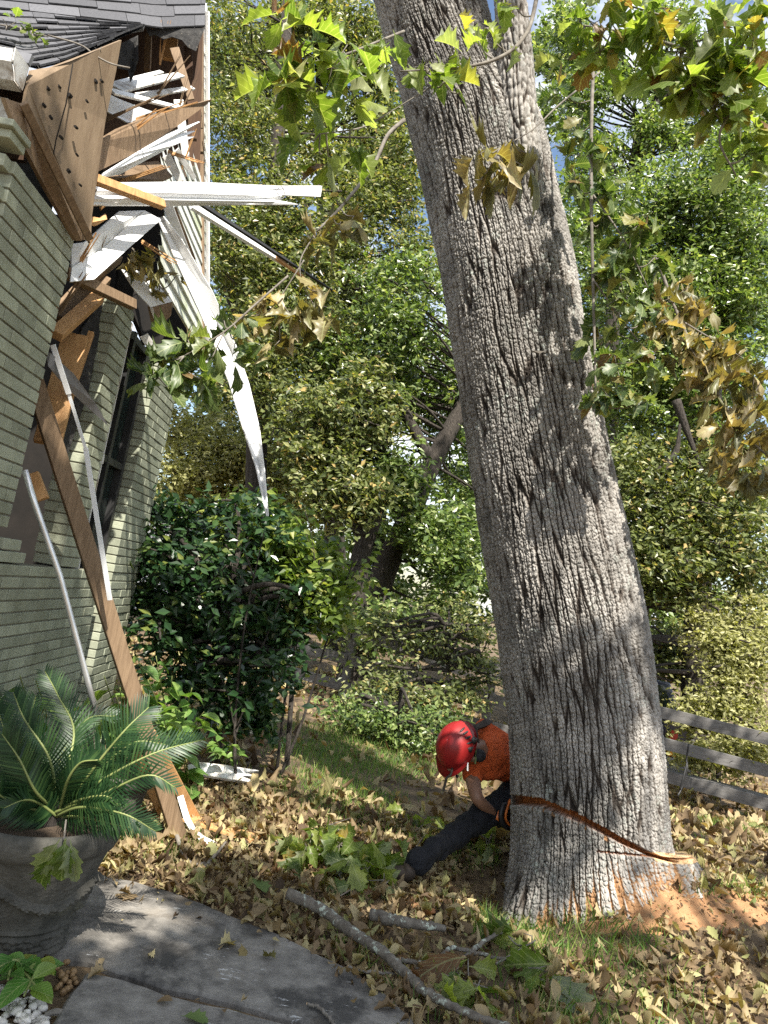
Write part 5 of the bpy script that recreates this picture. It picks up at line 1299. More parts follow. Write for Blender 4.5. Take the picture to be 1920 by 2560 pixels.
for u, xx in ((.20, 1), (.94, 1)):
    z1 = at(1660, 1815, TD)[2]; z0_ = at(1655, 1870, TD)[2]
    b = MB(); b.box(tp(u, -.05, (z1 + z0_) / 2), ((1, 0, 0), (0, 1, 0), (0, 0, 1)), (.06, .03, (z1 - z0_) / 2 * .8)); tl_ = b.build('taillight', M['tail'], truck, bevel=.01)
    b = MB(); b.box(tp(u, -.055, z0_ - .04), ((1, 0, 0), (0, 1, 0), (0, 0, 1)), (.065, .03, .05)); b.build('turn_lens', M['amber'], tl_, bevel=.01)
for u in (.06, .94):
    for y in (.75, 3.5):
        b = MB(); b.lathe([(0, -.1), (.2, -.1), (.30, -.08), (.33, -.03), (.33, .03), (.30, .08), (.2, .1), (0, .1)], tp(u, y, zb - .02), axis=(1, 0, 0), n=28); w_ = b.build('wheel', M['tyre'], truck, smooth=True)
        b = MB(); b.lathe([(0, .112), (.16, .112), (.18, .095)], tp(u, y, zb - .02), axis=(1 if u < .5 else -1, 0, 0), n=24); b.build('hub', M['alu'], w_)

hc0 = at(395, 1330, 21)
hwh = empty('white_house', (hc0[0], 21, 0), 'bright white small house with a blue-grey roof beyond the shrub', 'house')
x0 = at(330, 1400, 21)[0]; x1 = at(470, 1400, 21)[0]; zt_ = at(395, 1300, 21)[2]; zpk = at(440, 1252, 21)[2]
b = MB(); b.box(((x0 + x1) / 2 - .6, 22.0, zt_ / 2), ((1, 0, 0), (0, 1, 0), (0, 0, 1)), ((x1 - x0) / 2 + .6, 1.0, zt_ / 2)); b.build('wall', M['hwhite'], hwh)
b = MB(); c_ = np.array([(x0 + x1) / 2 + .25, 22.0, zt_])
b.add([c_ + np.array([-.75, -1.1, 0]), c_ + np.array([.7, -1.1, 0]), c_ + np.array([.7, 1.1, 0]), c_ + np.array([-.75, 1.1, 0]), c_ + np.array([0, 0, zpk - zt_])], [(3, 2, 1, 0), (0, 1, 4), (1, 2, 4), (2, 3, 4), (3, 0, 4)])
rf = b.build('roof', M['slate'], hwh); b = MB(); b.tube([c_ + np.array([0, 0, zpk - zt_ - .05]), c_ + np.array([0, 0, zpk - zt_ + .35])], [.05, .015], 8); b.build('finial', M['slate'], rf)
# ================================================================== leaves on the ground
def join_np(name, parts, m, parent=None, smooth=True):
    "parts: list of (template, pos, rot, size, rnd)"
    Vs, Fs, Us, Rs, k0 = [], [], [], [], 0
    for T, pos, rot, size, rnd in parts:
        if len(pos) == 0: continue
        tv, tf, tuv = T; n = len(pos)
        v = (np.einsum('nij,kj->nki', rot, tv) * np.asarray(size)[:, None, None] + pos[:, None, :]).reshape(-1, 3)
        f = (tf[None] + (np.arange(n) * len(tv))[:, None, None]).reshape(-1, tf.shape[1]) + k0; k0 += len(v)
        Vs.append(v); Fs.append(f); Rs.append(np.repeat(rnd, len(tf)))
        if tuv is not None: Us.append(np.tile(tuv[tf.ravel()], (n, 1)))
    me = np_mesh(name, np.concatenate(Vs), np.concatenate(Fs), np.concatenate(Rs), smooth, uv=np.concatenate(Us) if Us else None)
    return link(name, me, parent, M[m] if isinstance(m, str) else m)

LIT_T = OAK_CURL[:3] + OAKS[2:] + [blade(_bt, [w * .9 for w in _bw], [0] * 7, c, d, tw, .12) for c, d, tw in ((1.2, .3, .4), (-1.1, .5, -.5), (.8, -.4, .6), (1.5, .6, 0), (.3, .2, .2))]
def in_px_poly(P, poly):
    px, py = proj(P); inside = np.zeros(len(P), bool); n = len(poly)
    for i in range(n):
        a = poly[i]; c = poly[(i + 1) % n]
        inside ^= ((a[1] > py) != (c[1] > py)) & (px < (c[0] - a[0]) * (py - a[1]) / (c[1] - a[1] + 1e-9) + a[0])
    return inside
WALK = [(120, 2205), (235, 2192), (330, 2206), (450, 2242), (560, 2290), (690, 2345), (830, 2415), (880, 2470), (960, 2520), (1040, 2600), (600, 2750), (-300, 2750), (-300, 2260)]
GRASS2 = [(1180, 2400), (1950, 2330), (1950, 2600), (1100, 2600)]
GRASS3 = [(600, 1800), (760, 1760), (1010, 1900), (1080, 2010), (900, 2020), (700, 1930)]
GRASS1 = [(1180, 2290), (1320, 2270), (1440, 2275), (1560, 2320), (1640, 2330), (1700, 2350), (1600, 2400), (1450, 2420), (1280, 2380), (1180, 2340)]
SAW_P = [tuple(np.array(proj(p)).ravel()) for p in sp]
def ground_pts(n, x0, x1, y0, y1, pw=1.0):
    x = rng.uniform(x0, x1, n); y = y0 + (y1 - y0) * rng.random(n) ** pw
    P = np.stack([x, y, gz(x, y)], 1); P[:, 2] = surf_z(P); px, py = proj(P)
    k = (px > -150) & (px < 2080) & (py < 2680)
    return P[k]
def litter(name, label, P, smin, smax, lift=.045, tilt=.5):
    n = len(P); P = P.copy(); P[:, 2] += rng.random(n) ** 2 * lift + .01
    nn = np.c_[rng.normal(0, tilt, n), rng.normal(0, tilt, n), np.ones(n)]
    nn[rng.random(n) < .5] *= -1
    R3 = frames(nn, rng.uniform(0, 6.28, n)); sz = smin + (smax - smin) * rng.random(n) ** 1.5
    allT = LIT_T; idx = rng.integers(0, len(allT), n); rnd = np.clip(rng.beta(1.5, 1.5, n), 0, 1)
    return tag(join_np(name, [(T, P[idx == i], R3[idx == i], sz[idx == i], rnd[idx == i]) for i, T in enumerate(allT)], 'litter'), label, 'fallen leaves', kind='stuff')
P = ground_pts(50000, -3, 4.2, 2.2, 5.6)
keep = ~in_px_poly(P, WALK) & ~(in_px_poly(P, SAW_P) & (rng.random(len(P)) < .985)) & ~(in_px_poly(P, GRASS1) & (rng.random(len(P)) < .93))
keep &= ~(in_px_poly(P, GRASS2) & (rng.random(len(P)) < .45))
keep &= rng.random(len(P)) < np.clip(.25 + 1.6 * (fbm(P[:, 0] * 1.6, P[:, 1] * 1.6, 21) - .28), .1, 1)
litter('fallen_leaves', 'thick carpet of dry curled leaves over the near yard', P[keep], .022, .105)
P = ground_pts(20000, -5, 8, 5.4, 14, 1.2)
keep = ~(in_px_poly(P, GRASS3) & (rng.random(len(P)) < .6)) & (rng.random(len(P)) < np.clip(.3 + 1.5 * (fbm(P[:, 0] * 1.1, P[:, 1] * 1.1, 25) - .25), .1, 1))
litter('fallen_leaves', 'dry leaf litter spread over the far yard up to the fence', P[keep & ~in_px_poly(P, SAW_P)], .07, .16, .06, .6)
# crumbs along the walk's edges
P = ground_pts(9000, -2, 2, 2.2, 4.4); px_, py_ = proj(P)
dW = np.min([np.abs(py_ - np.interp(px_, [120, 235, 330, 450, 560, 690, 830, 880, 960, 1040], [2205, 2192, 2206, 2242, 2290, 2345, 2415, 2470, 2520, 2600])), np.full(len(P), 999)], axis=0)
keep = in_px_poly(P, WALK) & (rng.random(len(P)) < np.exp(-dW / 16) * .55 + .006)
P = P[keep]; P[:, 2] = .034
litter('leaf_crumbs', 'small bits of dry leaf along the edge of the walk', P, .015, .07, .015, .4)

P = ground_pts(5000, .8, 3.2, 3.0, 5.6); P = P[in_px_poly(P, SAW_P)]
litter('leaf_crumbs', 'leaf bits and wood chips scattered over the sawdust', P, .008, .04, .012, .5)
# grass tufts
def grass(name, label, P, h0, h1):
    n = len(P); T = (np.array([[-.035, 0, 0], [.035, 0, 0], [.022, .5, .10], [-.022, .5, .10], [0, 1, .42]], float), np.array([[0, 1, 2, 3], [3, 2, 4, 4]]), None)
    d = np.c_[rng.normal(0, .45, n), rng.normal(0, .45, n), np.ones(n)]; nn = np.c_[rng.normal(0, 1, n), rng.normal(0, 1, n), np.zeros(n)]
    T2 = (T[0], np.array([[0, 1, 2], [0, 2, 3], [3, 2, 4]]), None)
    return tag(join_np(name, [(T2, P, frames_dir(d, nn), rng.uniform(h0, h1, n), rng.random(n))], 'grass'), label, 'grass', kind='stuff')
P = ground_pts(130000, -3, 5, 2.2, 9, 1.1)
g = fbm(P[:, 0] * .9 + 4, P[:, 1] * .9, 33)
k = (rng.random(len(P)) < np.clip((g - .46) * 2.4, 0.015, .45)) & ~in_px_poly(P, WALK) & ~in_px_poly(P, SAW_P)
k |= in_px_poly(P, GRASS1) & (rng.random(len(P)) < .85)
k |= in_px_poly(P, GRASS2) & (rng.random(len(P)) < np.clip((g - .40) * 2.4, 0, .5)) | in_px_poly(P, GRASS3) & (rng.random(len(P)) < np.clip((g - .36) * 2.2, 0, .45))
k |= in_px_poly(P, [(1060, 2080), (1240, 2060), (1255, 2180), (1130, 2190)]) & (rng.random(len(P)) < .6)
k |= in_px_poly(P, [(760, 2330), (850, 2340), (1000, 2470), (1120, 2540), (1080, 2580), (980, 2500)]) & (rng.random(len(P)) < .45)
k |= in_px_poly(P, [(1650, 2200), (1930, 2230), (1930, 2260), (1700, 2235)]) & (rng.random(len(P)) < .5)
grass('grass', 'short green grass tufts growing through the leaves', P[k], .05, .12)

# ================================================================== oak branches with big leaves
def oak_spray(name, label, stems, clusters, m, group=None, cat='branch', tm=None, size=.15):
    """stems: lists of (px,py,d,radius); clusters: (px,py,d,spread_px,n[,size])"""
    s0 = stems[0][0]; root = empty(name, at(*s0[:3]), label, cat, group)
    b = MB(); STP = []
    for st in stems:
        c = catmull([at(*q[:3]) for q in st], 7); STP += list(c); b.tube(c, list(np.interp(np.linspace(0, 1, len(c)), np.linspace(0, 1, len(st)), [q[3] for q in st])), 7)
    pos = []; dr = []; nn = []; sz = []; STP = np.array(STP)
    for cl in clusters:
        x, y, d, sp_, n = cl[:5]; s_ = cl[5] if len(cl) > 5 else size
        cen = at(x, y, d); sw = sp_ / FPX * d
        sj = STP[np.argmin(np.linalg.norm(STP - cen, axis=1))]; b.tube(catmull([sj, (sj + cen) / 2 - np.array([0, 0, .02]), cen], 4), [.004, .003], 5)
        k = 0
        while k < n:
            m_ = max(1, min(n - k, int(rng.integers(2, 6))))
            q = cen + rng.normal(0, .48, 3) * np.array([sw, sw * .9, sw])
            b.tube([cen, q], [.0026, .0016], 4)
            for _ in range(m_):
                a = rng.uniform(0, 6.28); dd = np.array([math.cos(a), math.sin(a), rng.uniform(-1.1, .25)])
                pos.append(q + rng.normal(0, .012, 3)); dr.append(dd); nn.append(np.array([rng.normal(0, .5), -.7 + rng.normal(0, .5), .8])); sz.append(s_ * rng.uniform(.6, 1.2)); k += 1
    b.build('stem', M['twig'], root, smooth=True)
    pos = np.array(pos); dr = np.array(dr); nn = np.array(nn); sz = np.array(sz); tm = tm or OAKS; idx = rng.integers(0, len(tm), len(pos)); rnd = rng.random(len(pos))
    join_np('leaves', [(T, pos[idx == i], frames_dir(dr[idx == i], nn[idx == i]), sz[idx == i], rnd[idx == i]) for i, T in enumerate(tm)], m, root)
    return root
WILT = OAK_CURL + OAKS[2:4]
oak_spray('oak_branch', 'bright green oak spray hanging left of the trunk top', [[(1010, 78, 2.9, .006), (930, 110, 2.8, .005), (850, 140, 2.7, .004), (740, 165, 2.6, .003)]],
          [(760, 130, 2.6, 80, 16, .16), (715, 190, 2.55, 60, 12, .17), (830, 170, 2.6, 70, 14, .15), (780, 220, 2.6, 55, 9, .16), (905, 150, 2.7, 60, 9, .13), (880, 230, 2.7, 30, 3, .13), (960, 95, 2.8, 35, 5, .12)], 'oakleaf')
oak_spray('oak_branch', 'small oak spray dangling alone below the bright left spray', [[(960, 290, 3.0, .004), (900, 320, 2.9, .003), (800, 335, 2.8, .003)]],
          [(775, 345, 2.8, 22, 4, .17), (800, 385, 2.8, 20, 3, .14), (880, 375, 2.9, 26, 5, .15), (830, 420, 2.9, 18, 2, .13)], 'oakleaf')
oak_spray('oak_branch', 'green oak twig crossing in front of the upper trunk', [[(1345, -20, 3.0, .010), (1318, 80, 2.95, .009), (1260, 138, 2.9, .008), (1160, 168, 2.85, .006), (1000, 178, 2.8, .003)], [(1160, 168, 2.85, .004), (1040, 240, 2.85, .002), (960, 290, 2.85, .002)]],
          [(1120, 150, 2.85, 50, 10, .13), (1065, 165, 2.8, 45, 7, .12), (1110, 205, 2.8, 18, 3, .14), (1150, 235, 2.8, 12, 1, .13), (1220, 70, 2.9, 30, 6, .11), (1190, 90, 2.9, 26, 4, .11), (1255, 110, 2.9, 12, 1, .10), (1290, 20, 2.95, 40, 6, .12)], 'oakleaf')
oak_spray('oak_branch', 'wilted brown leaf bunch hanging in front of the trunk', [[(1500, 180, 3.3, .005), (1400, 260, 3.2, .004), (1330, 325, 3.15, .003), (1250, 370, 3.1, .003)]],
          [(1215, 375, 3.1, 38, 8, .14), (1255, 400, 3.1, 30, 7, .13), (1300, 410, 3.1, 28, 7, .13), (1200, 450, 3.1, 22, 4, .15), (1310, 380, 3.1, 22, 4, .12)], 'oakbrown', tm=WILT)
oak_spray('oak_branch', 'broad leafy oak bough filling the upper right corner', [[(2050, 260, 2.7, .02), (1900, 200, 2.7, .013), (1760, 140, 2.75, .010), (1600, 90, 2.8, .006), (1440, 60, 2.9, .003)], [(1760, 140, 2.75, .007), (1700, 60, 2.7, .005), (1560, 10, 2.7, .003)], [(1900, 200, 2.7, .008), (1800, 330, 2.7, .005), (1840, 440, 2.75, .003)]],
          [(1560, 20, 2.7, 90, 27, 0.120), (1450, 40, 2.8, 60, 19, 0.104), (1680, 40, 2.65, 90, 27, 0.128), (1800, 60, 2.6, 90, 27, 0.128), (1500, 130, 2.8, 55, 16, 0.120), (1600, 110, 2.75, 55, 14, 0.128), (1700, 130, 2.7, 70, 19, 0.128), (1800, 170, 2.65, 80, 24, 0.128), (1880, 120, 2.6, 70, 22, 0.128),
           (1720, 210, 2.7, 45, 12, 0.136), (1780, 270, 2.7, 60, 16, 0.128), (1870, 280, 2.7, 65, 22, 0.128), (1880, 370, 2.75, 55, 16, 0.120), (1450, 110, 2.85, 30, 7, 0.104), (1420, 150, 2.9, 35, 7, 0.096), (1900, 30, 2.6, 60, 16, 0.128), (1750, 230, 2.7, 40, 8, 0.128)], 'oakleaf')
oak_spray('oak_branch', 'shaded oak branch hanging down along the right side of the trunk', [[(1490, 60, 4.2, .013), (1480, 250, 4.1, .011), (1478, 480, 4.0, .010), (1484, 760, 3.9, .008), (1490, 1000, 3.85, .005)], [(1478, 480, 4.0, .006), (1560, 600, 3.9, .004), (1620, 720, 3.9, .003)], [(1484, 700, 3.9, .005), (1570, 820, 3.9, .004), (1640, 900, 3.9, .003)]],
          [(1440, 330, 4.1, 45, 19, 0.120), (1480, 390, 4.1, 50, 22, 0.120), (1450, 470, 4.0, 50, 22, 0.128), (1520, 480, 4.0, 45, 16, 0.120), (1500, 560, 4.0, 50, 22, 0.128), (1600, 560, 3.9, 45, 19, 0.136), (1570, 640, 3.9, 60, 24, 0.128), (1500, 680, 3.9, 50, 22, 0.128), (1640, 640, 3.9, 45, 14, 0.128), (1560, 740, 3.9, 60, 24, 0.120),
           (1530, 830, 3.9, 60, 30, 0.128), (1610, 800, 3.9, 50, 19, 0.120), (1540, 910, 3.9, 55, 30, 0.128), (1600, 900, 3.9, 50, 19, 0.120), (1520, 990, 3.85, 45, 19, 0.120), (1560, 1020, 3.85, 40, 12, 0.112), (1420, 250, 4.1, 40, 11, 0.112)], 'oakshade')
oak_spray('oak_branch', 'withered brown oak branch sagging at the right edge of the photo', [[(1640, 640, 4.2, .010), (1700, 800, 4.1, .009), (1780, 960, 4.0, .008), (1860, 1080, 3.95, .006), (1960, 1180, 3.9, .004)], [(1700, 800, 4.1, .006), (1800, 860, 4.0, .004), (1960, 960, 3.9, .003)]],
          [(1690, 740, 4.1, 45, 22, 0.120), (1740, 770, 4.1, 45, 19, 0.128), (1660, 800, 4.1, 50, 22, 0.120), (1720, 860, 4.05, 55, 27, 0.120), (1790, 880, 4.0, 55, 30, 0.120), (1850, 900, 4.0, 55, 24, 0.120), (1800, 960, 4.0, 60, 30, 0.120), (1880, 990, 3.95, 55, 30, 0.120), (1820, 1050, 4.0, 55, 27, 0.120), (1890, 1080, 3.95, 50, 27, 0.120),
           (1860, 1150, 3.95, 50, 24, 0.120), (1900, 1200, 3.9, 45, 19, 0.120), (1800, 1120, 4.0, 45, 14, 0.112), (1740, 950, 4.05, 40, 11, 0.112)], 'oakbrown', tm=WILT)
oak_spray('oak_branch', 'drooping olive oak spray hanging over the white siding', [[(720, 690, 3.9, .006), (640, 760, 3.85, .006), (560, 830, 3.8, .005), (460, 890, 3.75, .003)], [(560, 830, 3.8, .004), (500, 960, 3.8, .002)]],
          [(560, 800, 3.8, 30, 4, .13), (520, 860, 3.8, 32, 8, .13), (470, 850, 3.8, 35, 9, .15), (430, 890, 3.75, 35, 10, .15), (470, 930, 3.75, 40, 14, .15), (410, 945, 3.75, 35, 12, .14), (500, 945, 3.8, 34, 9, .13), (590, 850, 3.85, 24, 4, .12), (370, 900, 3.75, 14, 2, .14), (610, 790, 3.85, 26, 5, .13), (640, 860, 3.85, 30, 6, .12)], 'oakbrown' if False else 'oakshade', tm=OAKS + OAK_CURL)
oak_spray('oak_branch', 'grey oak twig drooping left of the trunk with wilted leaves', [[(1010, 300, 4.3, .014), (968, 340, 4.25, .012), (930, 420, 4.2, .011), (850, 520, 4.1, .009), (790, 580, 4.05, .006)], [(760, 650, 4.0, .004), (735, 690, 4.0, .004), (700, 745, 4.0, .003)], [(790, 580, 4.05, .004), (752, 648, 4.0, .004), (752, 700, 4.0, .003)]],
          [(800, 600, 4.05, 32, 8, .15), (850, 560, 4.1, 26, 6, .14), (840, 500, 4.1, 18, 3, .14), (690, 760, 4.0, 34, 10, .15), (745, 800, 4.0, 34, 10, .15), (800, 730, 4.0, 26, 5, .15), (815, 800, 4.0, 24, 5, .16), (640, 800, 4.0, 34, 10, .14), (700, 850, 4.0, 34, 8, .14), (885, 540, 4.1, 22, 4, .13)], 'oakbrown', tm=OAKS + OAK_CURL)
oak_spray('oak_branch', 'dead leaf clump caught in the dented gutter piece', [[(330, 620, 4.2, .005), (372, 680, 4.3, .005), (420, 740, 4.4, .003)]],
          [(330, 640, 4.15, 20, 8, .09), (350, 660, 4.2, 20, 8, .09), (375, 690, 4.25, 20, 8, .08), (400, 720, 4.35, 14, 5, .08), (392, 640, 4.3, 10, 3, .12), (318, 665, 4.15, 14, 4, .09), (440, 690, 4.4, 12, 3, .10)], 'oakbrown', tm=OAK_CURL)
oak_spray('oak_branch', 'green oak leaves lying on the sagging roof', [[(0, 62, 3.25, .004), (60, 72, 3.3, .004), (120, 92, 3.4, .003)]], [(20, 66, 3.2, 20, 5, .065), (60, 76, 3.25, 22, 6, .065), (95, 88, 3.3, 16, 5, .06)], 'oakleaf')
b = MB(); b.tube(catmull([at(120, 88, 3.25), at(200, 112, 3.3), at(240, 140, 3.3), at(280, 160, 3.32), at(325, 170, 3.35)], 6), .004, 6); b.tube([at(238, 138, 3.3), at(254, 118, 3.3)], [.003, .002], 5)
tag(b.build('bare_twig', M['twig'], None, smooth=True), 'bare twig hanging over the torn roof edge', 'twig')
def gspray(name, label, cl, stems, m, tm=None):
    stems = [[(x, y, on_ground(x, y, z)[1], r) for x, y, z, r in st] for st in stems]
    cl = [(x, y, on_ground(x, y, z)[1], sp_, n, s_) for x, y, z, sp_, n, s_ in cl]
    return oak_spray(name, label, stems, cl, m, tm=tm)
gspray('oak_branch', 'large green oak branch lying on the ground by the boot', [(830, 2060, .18, 36, 12, .17), (780, 2085, .16, 40, 12, .17), (850, 2110, .16, 45, 14, .18), (900, 2120, .16, 42, 12, .18), (770, 2130, .12, 35, 9, .17), (930, 2160, .12, 36, 10, .18), (860, 2170, .10, 36, 9, .17), (960, 2200, .08, 28, 7, .17), (720, 2110, .10, 34, 7, .15), (690, 2105, .08, 26, 5, .15), (960, 2130, .14, 25, 6, .16)],
       [[(860, 2210, .03, .006), (835, 2160, .10, .005), (820, 2120, .14, .003)], [(860, 2210, .03, .005), (900, 2150, .10, .004), (940, 2130, .12, .003)]], 'oakleaf')
gspray('oak_branch', 'big fresh oak leaves on a twig near the bottom of the photo', [(1170, 2400, .10, 22, 3, .20), (1200, 2450, .08, 28, 4, .24), (1140, 2430, .08, 22, 3, .20), (1100, 2440, .06, 24, 3, .18)],
       [[(1040, 2420, .05, .005), (1120, 2440, .07, .004), (1220, 2470, .05, .002)]], 'oakleaf')
gspray('oak_branch', 'pale green oak leaf pair in front of the oak base', [(1330, 2340, .08, 26, 3, .20), (1345, 2420, .08, 22, 3, .22), (1360, 2450, .04, 22, 3, .20), (1270, 2340, .06, 20, 2, .14)], [[(1240, 2410, .04, .005), (1290, 2380, .06, .004), (1340, 2350, .06, .003)]], 'oakleaf')
gspray('oak_branch', 'leafy green twig in the litter behind the sawn limb', [(900, 2200, .05, 22, 4, .14), (880, 2225, .04, 24, 4, .12), (940, 2235, .04, 20, 3, .13), (1060, 2090, .1, 20, 4, .14)], [[(850, 2240, .03, .004), (900, 2215, .05, .003), (950, 2225, .04, .002)]], 'oakleaf')
gspray('oak_branch', 'pale leafy twigs lit by sun between the leg and the oak', [(1190, 2060, .12, 26, 8, .14), (1220, 2110, .08, 30, 8, .13), (1150, 2100, .06, 24, 5, .12), (1060, 2060, .10, 34, 9, .13), (1030, 2030, .10, 30, 7, .13)], [[(1240, 2120, .03, .005), (1200, 2085, .10, .004), (1170, 2075, .08, .003)]], 'oakleaf')

# ================================================================== shrub, background trees
DENS = 1.7
def crown_pts(spec, n):
    """spec: list of (px,py,d,rx_px,ry_px,depth,weight) blobs -> clustered leaf positions"""
    w = np.array([s_[6] for s_ in spec], float); w /= w.sum()
    out = []; tips = []
    for s_, k in zip(spec, (w * n).astype(int)):
        x, y, d, rx, ry, dep = s_[:6]
        nc = max(3, k // 46)
        for _ in range(nc):
            v = rng.normal(0, 1, 3); v /= np.linalg.norm(v); v *= rng.random() ** .45
            dd = d + v[1] * dep
            c = at(x + v[0] * rx, y + v[2] * ry, dd)
            if c[2] < .1 + float(gz(c[0], c[1])): c[2] = .1 + rng.random() * .3
            m_ = k // nc
            sg = rng.uniform(.09, .26) * (d / 11.0) ** .5
            # leaves along a twig: flattened drooping spray
            ax = norm(np.array([rng.normal(), rng.normal(), rng.normal() * .4]))
            t_ = rng.uniform(-1, 1, (m_, 1)) * sg * 2.0
            out.append(c + ax * t_ + rng.normal(0, sg * .5, (m_, 3)) * np.array([1, 1, .7]))
            tips.append((c, ax, sg))
    return np.concatenate(out), tips
def foliage(name, P, size, m, parent, tmpl=LEAF4, up=.9):
    n = len(P); d = np.c_[rng.normal(0, 1, n), rng.normal(0, 1, n), rng.normal(-.25, .6, n)]; nn = np.c_[rng.normal(.1, .8, n), rng.normal(-.75, .7, n), np.full(n, up)]
    return join_np(name, [(tmpl, P, frames_dir(d, nn), size * rng.uniform(.6, 1.25, n), np.clip(rng.normal(.45, .30, n), 0, 1))], m, parent, smooth=False)
def tree(name, label, trunk, limbs, spec, n, size, m, group='trees beyond the yard', cat='tree', trunk_r=.16, twigs=70, tmpl=LEAF4):
    base = at(*trunk[0]); base[2] = float(gz(base[0], base[1])) - .05
    root = empty(name, base, label, cat, group)
    pts = catmull([base] + [at(*q) for q in trunk[1:]], 6)
    b = MB(); b.tube(pts, list(np.linspace(trunk_r, trunk_r * .45, len(pts))), 14)
    for l_ in limbs:
        c = catmull([at(*q) for q in l_], 6); b.tube(c, list(np.linspace(trunk_r * .5, trunk_r * .12, len(c))), 8)
    P, tips = crown_pts(spec, int(n * DENS))
    pa = np.array(pts)
    for i in rng.permutation(len(tips))[:twigs]:
        c, ax, sg = tips[i]; j = np.argmin(np.linalg.norm(pa - c, axis=1)); o_ = pa[min(len(pa) - 1, j)]
        mid_ = o_ * .45 + c * .55 + rng.normal(0, .12, 3)
        q = catmull([o_, mid_, c, c + ax * sg * 1.5], 4); b.tube(q, list(np.linspace(.03, .006, len(q))), 5)
    b.build('trunk', M['bark2'], root, smooth=True)
    foliage('crown', P, size * 1.08, m, root, tmpl)
    return root
# shrub by the wall
tree('shrub', 'tall dark glossy shrub in front of the brick wall end', [(560, 1850, 6.0), (555, 1700, 6.0), (545, 1500, 6.0)], [[(555, 1760, 6.0), (640, 1650, 5.9), (700, 1500, 5.9)], [(555, 1760, 6.0), (470, 1600, 6.1), (400, 1450, 6.1)]],
     [(480, 1500, 6.1, 150, 170, .45, 3.0), (600, 1480, 6.2, 150, 190, .5, 3.0), (560, 1650, 6.0, 160, 120, .4, 2.4), (380, 1480, 6.0, 80, 140, .3, 1.4), (690, 1600, 6.2, 60, 110, .3, .8), (460, 1350, 6.3, 90, 70, .3, .8), (640, 1340, 6.4, 70, 60, .3, .5), (650, 1250, 6.4, 22, 50, .1, .12), (395, 1275, 6.1, 22, 45, .1, .12), (500, 1290, 6.2, 25, 40, .1, .12), (330, 1420, 5.9, 60, 110, .2, .6), (610, 1770, 5.9, 90, 60, .3, .9), (350, 1300, 6.0, 30, 40, .1, .2), (440, 1285, 6.2, 40, 40, .15, .25), (590, 1270, 6.4, 40, 50, .15, .25), (760, 1480, 6.3, 40, 60, .15, .3)], 6200, .092, 'shrub', None, 'shrub', .03, 60)
tree('shrub', 'yellow-green leafy bush rising behind the dark shrub', [(740, 1800, 6.6), (735, 1600, 6.6), (720, 1400, 6.6)], [], [(700, 1350, 6.6, 70, 70, .3, 1), (740, 1420, 6.5, 70, 80, .3, 1), (790, 1500, 6.5, 70, 70, .3, .8), (640, 1310, 6.9, 80, 60, .3, .6), (800, 1400, 6.8, 40, 50, .2, .3)], 3600, .095, 'treeD', None, 'shrub', .025, 40)
# slim saplings standing in front of the far ground
for lab, a in (('thin bare sapling left of the white snapped board', [(590, 1985), (588, 1800), (612, 1560), (660, 1330)]), ('forked thin sapling in the sunny litter', [(700, 1940), (760, 1790), (830, 1560), (905, 1340)]), ('leaning thin sapling nearest the sunny litter patch', [(690, 1945), (720, 1700), (770, 1500), (800, 1400)])):
    g0 = on_ground(*a[0], 0); y0_ = g0[1]
    b = MB(); c = catmull([g0] + [at(x, y, y0_ + .1) for x, y in a[1:]], 8); b.tube(c, list(np.linspace(.014, .004, len(c))), 6)
    for _ in range(4):
        i = int(rng.integers(6, len(c) - 3)); e = c[i] + np.array([rng.uniform(-.4, .4), rng.uniform(-.2, .2), rng.uniform(.25, .5)]); b.tube(catmull([c[i], (c[i] + e) / 2 + np.array([0, 0, .05]), e], 4), [.006] * 3 + [.003] * 6, 5)
    tag(b.build('sapling', M['bark2'], None, smooth=True), lab, 'sapling', 'thin saplings')

# trees, near to far
tree('leaning_tree', 'leaning tree with a grey trunk behind the yard fence', [(900, 1660, 13), (950, 1460, 13), (1020, 1300, 13), (1080, 1160, 13.2), (1165, 1000, 13.4), (1260, 820, 13.6)], [[(1080, 1160, 13.2), (1000, 1000, 13), (960, 860, 13)]],
     [(1080, 960, 14.2, 150, 170, 1.0, 2), (930, 900, 13.2, 140, 170, 1.0, 2), (840, 1130, 13.0, 120, 120, .9, 1.2), (1010, 760, 12.8, 130, 150, 1, 1.5), (1130, 1380, 12.4, 110, 150, .8, 1.6), (1200, 1180, 14.5, 110, 200, 1, 1.6), (960, 1560, 12, 100, 70, .6, .7), (990, 1190, 12.4, 70, 80, .5, .7), (1060, 1330, 12.3, 60, 70, .4, .5)], 19000, .12, 'treeB', trunk_r=.25)
tree('dark_trunk_tree', 'dark double trunk tree left of the leaning one', [(880, 1680, 12.2), (890, 1480, 12.2), (905, 1380, 12.3), (950, 1230, 12.4), (960, 1000, 12.6)], [[(905, 1380, 12.3), (880, 1200, 12.3), (830, 1060, 12.3)]],
     [(850, 1220, 11.6, 120, 110, .7, 1), (800, 1080, 11.9, 110, 120, .8, 1), (900, 1000, 12.2, 100, 120, .8, 1)], 7000, .115, 'treeA', trunk_r=.22)
